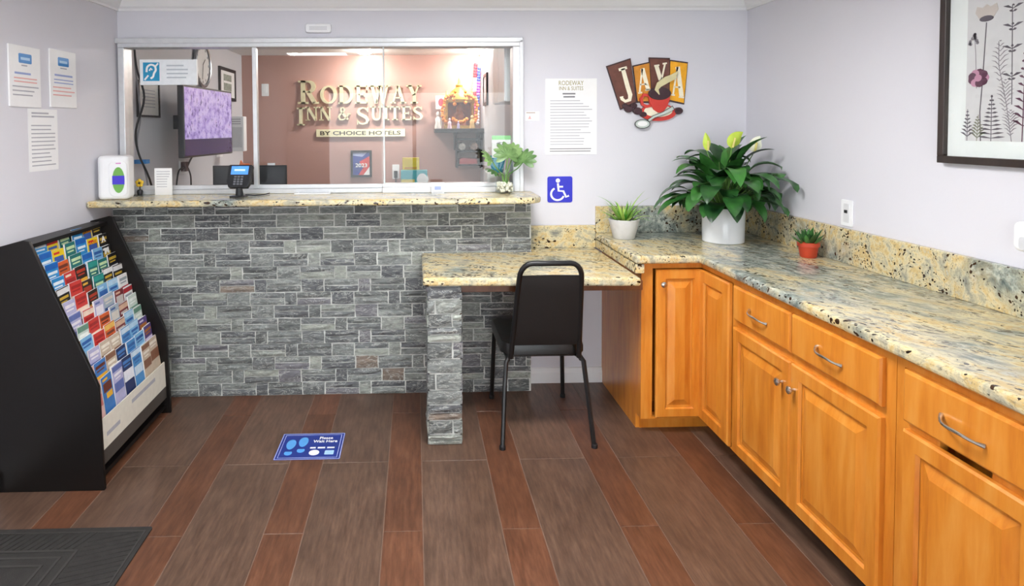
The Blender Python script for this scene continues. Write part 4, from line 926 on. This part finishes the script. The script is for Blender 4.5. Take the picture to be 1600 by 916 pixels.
# television on the left office wall, swung a little off the wall
ta = math.atan2(.069, .8)
t = thing('television', 'wall television showing security camera views in the office', 'television', (-1.505, 4.60, 1.555), pi/2-ta)
MB().box(-.425, .425, -.012, .03, -.245, .245).build('housing', M_DARK, t, bevel=.004); MB().box(-.41, .41, -.0135, -.012, -.12, .232).build('screen', mat_screen(), t)
MB().box(-.41, .41, -.0135, -.012, -.232, -.122).build('screen_lower', plain('screen_dark', '3a2c60', .2, emit=.12), t); MB().box(-.05, .05, .03, .243, -.05, .05).build('wall_mount', M_BLKMET, t); MB().box(.10, .22, -.014, -.01, -.262, -.245).build('remote_sensor', M_PLASTIC, t)
def offleft(name, label, cat, y, z): return thing(name, label, cat, (OX0, y, z), pi/2)
t = offleft('wall_clock', 'round white wall clock with silver rim above the television', 'clock', 5.17, 2.03)
MB().lathe([(.001, -.02), (.165, -.02), (.165, -.001)], (0, 0, 0), 40, ax='y').build('dial', M_PAPER, t, smooth=True)
MB().tube([(.175*cos(a), -.02, .175*sin(a)) for a in [2*pi*k/40 for k in range(40)]], .016, 8, closed=True).build('rim', plain('clock_rim', '9a9da3', .25, .7), t, smooth=True)
b = MB()
for k in range(12): a = pi/6*k; b.box(.14*cos(a)-.006, .14*cos(a)+.006, -.0215, -.02, .14*sin(a)-.01, .14*sin(a)+.01)
b.build('numerals', M_DINK, t); MB().path2([(0, 0), (.06, .05)], .008, -.023, -.0215, 'y').build('hand', M_DARK, t); MB().path2([(0, 0), (-.02, -.12)], .006, -.0245, -.023, 'y').build('hand', M_DARK, t)
def framed(t, w, h, fw_, art):
    b = MB(); b.box(-w/2, w/2, -.018, -.0005, -h/2, -h/2+fw_).box(-w/2, w/2, -.018, -.0005, h/2-fw_, h/2).box(-w/2, -w/2+fw_, -.018, -.0005, -h/2+fw_, h/2-fw_).box(w/2-fw_, w/2, -.018, -.0005, -h/2+fw_, h/2-fw_)
    b.build('frame', M_BLACK, t); MB().box(-w/2+fw_, w/2-fw_, -.010, -.0005, -h/2+fw_, h/2-fw_).build('sheet', art, t)
t = offleft('framed_picture', 'black framed photograph on the office wall beside the brown wall', 'picture', 5.88, 1.92); framed(t, .5, .30, .03, M_PAPER); MB().box(-.12, .12, -.0112, -.010, -.06, .09).build('photo', plain('photo_grey', '8d9486', .5, noise=.4), t); MB().box(-.12, .12, -.012, -.0112, .01, .03).build('photo_band', M_PAPER, t)
t = offleft('framed_certificate', 'black framed certificate below the hearing sign in the office', 'certificate', 4.14, 1.70); framed(t, .33, .235, .014, plain('certificate_paper', 'e6e2de', .6)); lines(6, .2, .13, 0, .07, M_INK, 'printed_text', t, y=-.010, th=.25, seed=5)
t = thing('air_unit', 'white boxed air unit on the office wall beyond the television', 'air unit', (-1.63, 5.62, 1.46))
MB().prism(rrect(.235, .10, .012), -.155, .155).build('casing', M_PLASTIC, t, bevel=.006); MB().box(-.1, .1, -.055, -.05, -.12, .06).build('front_grille', plain('unit_grey', 'd3d5d8', .5), t); lines(3, .18, .06, 0, .14, M_INK, 'vent', t, y=-.05, th=.4, short=0)
# cables
tag(MB().tube(smooth_pts([(OX0+.04, 3.86, 2.2), (OX0+.05, 3.87, 1.9), (OX0+.10, 3.86, 1.7), (OX0+.05, 3.85, 1.5), (OX0+.06, 3.86, 1.35), (OX0+.13, 3.87, 1.15), (OX0+.15, 3.9, .8)]), .007, 6).build('cable', M_DARK, smooth=True), 'black cable hanging down the office wall beside the window frame', 'cable')
t = tag(MB().tube(smooth_pts([(OX0+.015, 3.93, 2.2), (OX0+.02, 3.93, 1.9), (OX0+.04, 3.94, 1.6), (OX0+.02, 3.93, 1.4), (OX0+.07, 3.94, 1.2), (OX0+.09, 3.96, .8)]), .006, 6).build('cable', plain('grey_cable', '8a8c92', .5), smooth=True), 'grey cable tied with blue tape hanging down the office wall', 'cable')
MB().box(OX0+.01, OX0+.085, 3.90, 3.955, 1.29, 1.315).build('cable_tie', plain('blue_tape', '3f86c8', .5), t)
t = offleft('cable_outlet', 'outlet box with dark plug below the television', 'outlet', 4.72, 1.22); MB().box(-.06, .06, -.012, -.0005, -.05, .05).build('plate', M_PLASTIC, t); MB().box(-.05, .0, -.05, -.012, -.03, .04).build('plug', plain('plug_brown', '4a2f2a', .5), t)
MB().tube(smooth_pts([(.0, -.04, .0), (.12, -.03, .06), (.2, -.03, .09), (.25, -.02, .12)]), .007, 6).build('cord', M_DARK, t, smooth=True); MB().tube(smooth_pts([(.02, -.04, -.01), (.1, -.03, -.08), (.13, -.02, -.2)]), .006, 6).build('cord', M_DARK, t, smooth=True); MB().tube(smooth_pts([(-.04, -.04, .0), (-.14, -.03, -.02), (-.17, -.02, -.14)]), .006, 6).build('cord', M_DARK, t, smooth=True)

# gold lettering on the brown wall
def glyph(ch):
    """slab serif capitals in a unit-high box: list of (points, widths); returns pieces and advance"""
    T, N, SF = .2, .085, .085
    el = lambda cx, cy, rx, ry, a0, a1, n=14: [(cx+rx*cos(radians(a0+(a1-a0)*k/n)), cy+ry*sin(radians(a0+(a1-a0)*k/n))) for k in range(n+1)]
    def wv(n, lo, hi, ph=0): return [lo+(hi-lo)*abs(cos(pi*2*k/(n)+ph)) for k in range(n+1)]
    ser = lambda x, y, w: ([(x-w/2, y), (x+w/2, y)], SF)
    t_, b_ = 1-SF/2, SF/2
    if ch == 'R': return [([(.2, 0), (.2, 1)], T), ser(.2, b_, .42), ser(.16, t_, .3), ([(.2, t_), (.42, t_)]+el(.42, .74, .2, .215, 90, -90)+[(.2, .525)], [N, N]+[N+(T-N)*sin(pi*k/14) for k in range(15)]+[N]), ([(.40, .52), (.66, .04)], T*.95), ser(.70, b_, .24)], .86
    if ch == 'O': return [(el(.45, .5, .34, .45, 0, 360, 28), wv(28, N, T))], .90
    if ch == 'D': return [([(.2, 0), (.2, 1)], T), ([(.05, t_), (.36, t_)]+el(.36, .5, .36, .457, 90, -90)+[(.05, b_)], [N, N]+[N+(T-N)*sin(pi*k/14) for k in range(15)]+[N])], .86
    if ch == 'E': return [([(.2, 0), (.2, 1)], T), ([(.05, t_), (.64, t_)], N), ([(.05, b_), (.66, b_)], N), ([(.2, .5), (.5, .5)], N), ([(.62, 1), (.62, .76)], .07), ([(.64, 0), (.64, .26)], .07), ([(.5, .39), (.5, .61)], .06)], .74
    if ch == 'W': return [([(.16, 1), (.37, .0)], T*.95), ([(.37, .02), (.56, .98)], N), ([(.54, .98), (.74, 0)], T*.95), ([(.74, .02), (.95, 1)], N), ser(.15, t_, .32), ser(.55, t_, .3), ser(.96, t_, .26)], 1.08
    if ch == 'A': return [([(.14, 0), (.40, 1)], N), ([(.40, .98), (.66, 0)], T*.95), ([(.24, .32), (.56, .32)], N*.8), ser(.14, b_, .28), ser(.67, b_, .32)], .82
    if ch == 'Y': return [([(.16, 1), (.41, .45)], T*.95), ([(.64, 1), (.41, .45)], N), ([(.41, .5), (.41, 0)], T), ser(.16, t_, .32), ser(.66, t_, .26), ser(.41, b_, .38)], .80
    if ch == 'I': return [([(.2, 0), (.2, 1)], T), ser(.2, b_, .38), ser(.2, t_, .38)], .42
    if ch == 'N': return [([(.15, 0), (.15, 1)], N), ([(.15, .98), (.66, .02)], T*.95), ([(.68, 0), (.68, 1)], N), ser(.15, b_, .28), ser(.12, t_, .26), ser(.68, t_, .28)], .86
    if ch == 'U': return [([(.2, 1), (.2, .32)]+el(.42, .32, .22, .28, 180, 360)+[(.64, 1)], [T, T]+[T-(T-N)*k/14 for k in range(15)]+[N]), ser(.2, t_, .36), ser(.64, t_, .26)], .82
    if ch == 'T': return [([(.35, 0), (.35, 1)], T), ([(.04, t_), (.66, t_)], N), ([(.06, 1), (.06, .76)], .07), ([(.64, 1), (.64, .76)], .07), ser(.35, b_, .38)], .72
    if ch == 'S': return [([(.58, .80), (.50, .92), (.34, .957), (.18, .88), (.13, .74), (.2, .61), (.36, .52), (.52, .42), (.6, .27), (.54, .11), (.36, .043), (.2, .08), (.1, .22)], [.07, N, N, .14, T, T, T, T, T, .14, N, N, .07]), ([(.60, 1), (.60, .72)], .06), ([(.09, 0), (.09, .28)], .06)], .72
    if ch == '&': return [([(.78, .46), (.62, .22), (.42, .05), (.22, .06), (.12, .24), (.22, .44), (.42, .58), (.50, .78), (.40, .94), (.27, .86), (.28, .68), (.48, .36), (.72, .06)], [.07, .09, N, .13, .17, .14, N, .12, N, .13, .15, .17, .14]), ser(.78, .46, .2)], .92
    return [], .35
t = thing('hotel_sign', 'gold serif hotel lettering in relief on the brown office wall', 'sign', (-.55, OY, 1.7))
def set_line(s, x0, x1, z0, h, big):
    """letters spread from x0 to x1; indices in big are taller capitals"""
    adv = [glyph(c)[1]*(big.get(i, 1) if c != ' ' else .8) for i, c in enumerate(s)]; k = (x1-x0)/sum(adv); x = x0
    for i, c in enumerate(s):
        pcs, _ = glyph(c); sc = big.get(i, 1); b = MB()
        zz = z0-(0 if not (sc > 1 and i > 0 or h < 0) else h*.0)
        drop = big.get(('d', i), 0)*h
        for pts, w in pcs:
            kk = h*sc; ws = [q*kk*.95 for q in w] if hasattr(w, '__len__') else w*kk*.95
            b.path2([(x+p[0]*k*sc, zz-drop+p[1]*kk) for p in pts], ws, -.03, -.0005, 'y')
        if pcs: b.build('letter', M_GOLD, t)
        x += adv[i]
        x = x-adv[i]+adv[i]*k
set_line('RODEWAY', -.63, .63, .055, .185, {0: 1.28})
set_line('INN & SUITES', -.645, .645, -.115, .14, {0: 1.3, 6: 1.28, ('d', 0): .35, ('d', 6): .32})
MB().box(-.45, .455, -.022, -.0005, -.283, -.205).build('plaque', M_GOLD, t, bevel=.002)
text('plaque_text', 'BY CHOICE HOTELS', plain('plaque_ink', '3a2e1a', .5), t, .05, FRONT(.0, -.0226, -.244), bold=.0012, depth=.002, fit=(.82, .042))
# framed 2023 poster, switch, outlet, boxes
t = thing('framed_poster', 'black framed red and blue poster numbered 2023 on the brown wall', 'poster', (-.546, OY, 1.14)); framed(t, .215, .275, .022, plain('poster_blue', '2f3f96', .4, noise=.2))
MB().prism([(-.02, .02), (.085, .08), (.085, -.115), (-.03, -.115), (.02, -.04)], -.0112, -.010, 'y').build('red_field', plain('poster_red', 'd23a34', .4), t); MB().prism([(.02, -.115), (.085, -.115), (.085, -.03)], -.012, -.0112, 'y').build('white_corner', M_PAPER, t); text('print_year', '2023', M_PAPER, t, .05, FRONT(0, -.0128, -.015), bold=.001, fit=(.12, .04))
MB().prism([(-.085, .115), (.06, .115), (.01, .07), (-.085, .085)], -.0112, -.010, 'y').build('pale_field', plain('poster_pale', 'a9b3da', .4), t)
t = thing('light_switch', 'white switch plate high on the brown office wall', 'switch', (-1.515, OY, 1.90)); MB().prism(rrect(.072, .125, .006), -.006, -.0005, 'y').build('plate', M_PLASTIC, t); MB().box(-.016, .016, -.011, -.006, -.03, .03).build('rocker', M_PLASTIC, t)
t = thing('wall_outlet', 'white outlet with a black plug low on the brown office wall', 'outlet', (-.193, OY, 1.055)); MB().prism(rrect(.072, .15, .006), -.006, -.0005, 'y').build('plate', M_PLASTIC, t); MB().box(-.018, .018, -.04, -.006, -.06, .01).build('plug', M_DARK, t); MB().tube([(0, -.03, -.055), (0, -.03, -.2), (.03, -.02, -.4)], .006, 6).build('cord', M_DARK, t, smooth=True)
t = thing('office_cupboard', 'low pale cupboard standing below the brown office wall', 'cupboard', (0.0, 5.05, 0)); MB().box(-.32, .32, -.2, .2, 0, 1.035).build('body', plain('cupboard_paint', 'cfc9c2', .5), t, bevel=.004); MB().box(-.31, -.005, -.215, -.2, .03, 1.0).build('door', plain('cupboard_paint', 'cfc9c2', .5), t); MB().box(.005, .31, -.215, -.2, .03, 1.0).build('door', plain('cupboard_paint', 'cfc9c2', .5), t)
t = thing('tissue_box', 'teal and white tissue box on the office cupboard', 'box', (.0, 4.98, 1.0355)); MB().box(-.11, .10, -.05, .05, 0, .13).build('carton', plain('carton_teal', '4fb5c0', .5), t); MB().ball((.06, -.045, .06), .05, 14, 10, (1, .2, 1.1)).build('white_patch', M_PAPER, t, smooth=True); MB().box(-.108, .0, -.0515, -.05, .015, .06).build('yellow_band', plain('carton_yellow', 'e8d878', .5), t); MB().box(-.108, .098, -.0512, -.05, .0, .012).build('blue_band', plain('carton_blue', '58a8d8', .5), t)
t = thing('yellow_box', 'plain yellow carton standing behind the tissue box', 'box', (-.03, 5.08, 1.0355)); MB().box(-.068, .068, -.03, .03, 0, .225).build('carton', plain('carton_bright_yellow', 'f2d02a', .5), t); MB().box(-.05, .05, -.0312, -.03, .135, .15).build('printed_text', plain('amber_ink', 'e0a020', .5), t)
# shrine corner
M_SHELF = plain('dark_shelf', '2c2426', .4)
t = thing('shrine_shelf', 'dark bracketed shelf holding the shrine in the office corner', 'shelf', (.435, OY, 1.475)); MB().box(-.235, .243, -.36, -.0005, -.02, .02).build('shelf_board', M_SHELF, t, bevel=.004); MB().prism([(-.34, -.02), (-.0005, -.02), (-.0005, -.2)], .20, .215, 'x').build('bracket', M_SHELF, t); MB().prism([(-.34, -.02), (-.0005, -.02), (-.0005, -.2)], -.03, -.015, 'x').build('bracket', M_SHELF, t)
t = thing('wall_rack', 'dark two-tier wall rack below the shrine shelf', 'rack', (.55, OY, 1.10)); 
for z in (.03, .165, .285): MB().box(-.13, .128, -.2, -.0005, z-.008, z+.008).build('tier_board', M_SHELF, t)
for x in (-.13, .116): MB().box(x, x+.012, -.2, -.0005, 0, .30).build('side_panel', M_SHELF, t)
for x, r_, hexc, lab in ((.475, .04, 'd8d4cc', 'pale rolled bundle on the upper tier of the dark wall rack'), (.60, .042, 'b89a8c', 'pinkish rolled bundle on the upper tier of the dark wall rack')): tag(MB().lathe([(.001, -.08), (r_*.8, -.08), (r_, -.06), (r_, .06), (r_*.8, .08), (.001, .08)], (0, 0, 0), 18, ax='y').build('bundle', plain('bundle_'+hexc, hexc, .7, noise=.3), loc=(x, 6.29, 1.2735+r_)), lab, 'bundle')
tag(MB().prism([(-.09, 0), (.09, 0), (.085, .05), (-.06, .062), (-.09, .05)], -.08, .08, 'y').build('red_packet', plain('packet_red', 'd0656a', .5), loc=(.54, 6.29, 1.1385)), 'red and white packet on the lowest tier of the dark wall rack', 'packet')
M_GOLDM = plain('shrine_gold', 'c79a48', .35, .35, .25); M_MARI = plain('marigold', 'e8872a', .7, noise=.25)
t = thing('shrine', 'golden household shrine hung with orange garlands on the dark shelf', 'shrine', (.45, 6.22, 1.4953))
MB().box(-.15, .15, -.07, .07, 0, .03).build('plinth', M_GOLDM, t)
MB().box(-.14, .14, .05, .065, .03, .26).build('back_panel', plain('shrine_red', '7a3a28', .5, noise=.4), t)
for x in (-.13, .13):
    for y in (-.055, .055): MB().lathe([(.022, .03), (.016, .05), (.015, .24), (.022, .26)], (x, y, 0), 10).build('column', M_GOLDM, t, smooth=True)
MB().box(-.155, .155, -.075, .075, .26, .285).build('cornice', M_GOLDM, t); MB().lathe([(.13, .285), (.125, .31), (.095, .35), (.06, .385), (.032, .41), (.036, .43), (.014, .45), (.012, .48), (.006, .50), (.001, .515)], (0, 0, 0), 20).build('dome', M_GOLDM, t, smooth=True)
for x in (-.125, .125): MB().lathe([(.03, .285), (.028, .31), (.012, .34), (.004, .37), (.001, .375)], (x, 0, 0), 12).build('turret', M_GOLDM, t, smooth=True)
MB().lathe([(.075, .03), (.07, .06), (.048, .11), (.052, .14), (.028, .17), (.034, .19), (.026, .22), (.001, .25)], (0, 0, 0), 14).build('idol', plain('idol_red', '9a5a3a', .5, noise=.4), t, smooth=True)
for pts in ([(-.15, -.09, .30), (-.17, -.09, .2), (-.165, -.09, .1), (-.14, -.09, .06)], [(.15, -.09, .30), (.17, -.09, .2), (.165, -.09, .1), (.14, -.09, .06)], [(-.05, -.1, .36), (-.055, -.105, .2)], [(.05, -.1, .36), (.06, -.105, .22)], [(-.07, -.1, .10), (-.03, -.1, .065), (.03, -.1, .065), (.07, -.1, .10)], [(-.15, -.09, .29), (-.10, -.09, .325), (-.06, -.09, .335)], [(.15, -.09, .29), (.10, -.09, .325), (.06, -.09, .335)]):
    b = MB()
    for a, c in zip(pts[:-1], pts[1:]):
        for k in range(4): p = Vector(a).lerp(Vector(c), k/4); b.ball(p+Vector((.006*sin(k*2.1+p.z*90), 0, 0)), .015+.004*(k % 2), 6, 5)
    b.build('garland', M_MARI, t, smooth=True)
def figure(x, y, h, hexc, lab):
    t = thing('figurine', lab, 'figurine', (x, y, 1.4953)); mt = plain('figurine_'+hexc, hexc, .45, noise=.15)
    MB().lathe([(.03*h/.15, 0), (.032*h/.15, .1*h), (.022*h/.15, .35*h), (.026*h/.15, .55*h), (.01*h/.15, .72*h)], (0, 0, 0), 14).build('body', mt, t, smooth=True); MB().ball((0, 0, .84*h), .11*h, 12, 8, (1, 1, 1.3)).build('head', mt, t, smooth=True)
figure(.235, 6.14, .17, 'e6e0da', 'taller white figurine at the open end of the dark shrine shelf'); figure(.345, 6.09, .105, 'e2bfc8', 'small pink figurine in front of the golden shrine'); figure(.43, 6.08, .075, 'c9b8dc', 'tiny lavender figurine in front of the golden shrine'); figure(.565, 6.09, .13, 'd8b070', 'tan figurine beside the golden shrine near the garlands')
t = thing('devotional_card', 'white card with a red symbol leaning behind the shrine', 'card', (.275, 6.36, 1.4953)); MB().box(-.055, .055, -.005, 0, .20, .335).box(-.006, .006, -.004, .0, 0, .2).build('card', M_PAPER, t); MB().prism([(.03*cos(a), .268+.042*sin(a)) for a in [2*pi*k/16 for k in range(16)]], -.0065, -.005, 'y').build('symbol', plain('symbol_red', 'c83a4a', .5), t)
for x, cols, lab, r_ in ((.625, ('d02f3a', 'f2f0ee', 'd02f3a', 'e0508a'), 'red and white flower garland hanging in the office corner', .022), (.655, ('2f3a8c', '8a4fb0', '2f3a8c', 'e8e4f0'), 'dark blue and violet garland hanging in the office corner', .020)):
    t = thing('hanging_garland', lab, 'garland', (x, 6.33 if r_ > .021 else 6.28, 2.14 if r_ > .021 else 2.10))
    for j, c in enumerate(cols):
        b = MB()
        for k in range(5): b.ball((-.02*((j*5+k)/20), 0, -(j*5+k)*.029), r_, 7, 5)
        b.build('flower_run', plain('garland_'+c, c, .7, noise=.2), t, smooth=True)
    MB().tube([(0, 0, .0), (0, .01, .1)], .003, 5).build('string', M_PAPER, t)
# right office wall
def offright(name, label, cat, y, z): return thing(name, label, cat, (OX1, y, z), -pi/2)
t = offright('framed_picture', 'small black framed grey picture hung on the white office side wall', 'picture', 5.86, 1.86); framed(t, .30, .30, .03, plain('panel_grey', '9a9da8', .4))
t = thing('wall_cupboard', 'white wall cupboard high on the office side wall', 'cupboard', (OX1, 4.05, 1.66), -pi/2); MB().box(-.27, .27, -.12, -.0005, 0, .38).build('body', M_PLASTIC, t, bevel=.003); MB().box(-.265, -.003, -.132, -.12, .005, .375).build('door', M_PLASTIC, t); MB().box(.003, .265, -.132, -.12, .005, .375).build('door', M_PLASTIC, t)
t = offright('dark_picture', 'small dark maroon picture above the white wall cupboard', 'picture', 4.75, 2.12); MB().box(-.12, .12, -.015, -.0005, -.075, .075).build('frame', plain('maroon_frame', '4a2430', .5), t); MB().box(-.1, .1, -.017, -.015, -.055, .055).build('picture_face', plain('maroon_face', '6a4048', .4), t)
t = thing('emblem_sticker', 'white window sticker with green top band and owl-eye emblem', 'sticker', (.507, WB+.024, 1.40)); MB().box(-.055, .055, -.0012, .0, -.075, .055).build('sticker_sheet', M_PAPER, t); MB().box(-.055, .055, -.0018, -.0012, .03, .055).build('green_band', plain('sticker_green', '8fd08a', .5), t)
b = MB()
for x in (-.014, .014): b.path2([(x+.011*cos(a), -.002+.011*sin(a)) for a in [2*pi*k/16 for k in range(17)]], .004, -.002, -.0012, 'y')
b.path2([(-.03, .008), (-.012, .014), (.012, .014), (.03, .008)], .003, -.002, -.0012, 'y'); b.build('emblem', M_DINK, t)
t = thing('teal_cup', 'bright teal plastic cup behind the vase inside the office window', 'cup', (.505, 3.78, .75+.28)); MB().lathe([(.001, .20), (.035, .20), (.052, .30), (.050, .30), (.034, .205), (.001, .205)], (0, 0, 0), 24).build('cup', plain('teal_plastic', '2aa8c8', .35), t, smooth=True); MB().box(-.07, .07, -.07, .07, -1.03, .2).build('pedestal', plain('cupboard_paint', 'cfc9c2', .5), t)
# office ceiling lamps
for x, y, lab in ((-.472, 6.03, 'round flush ceiling lamp over the gold hotel lettering'), (.592, 6.05, 'round flush ceiling lamp over the shrine')):
    t = thing('flush_lamp', lab, 'ceiling light', (x, y, 2.25), 0, 'round office ceiling lamps')
    MB().lathe([(.072, -.008), (.082, -.007), (.085, -.0005), (.072, -.0005)], (0, 0, 0), 32).build('trim_ring', M_PLASTIC, t, smooth=True)
    MB().lathe([(.001, -.034), (.03, -.033), (.055, -.028), (.068, -.018), (.072, -.006), (.072, -.001)], (0, 0, 0), 32).build('diffuser', M_OLAMP, t, smooth=True)
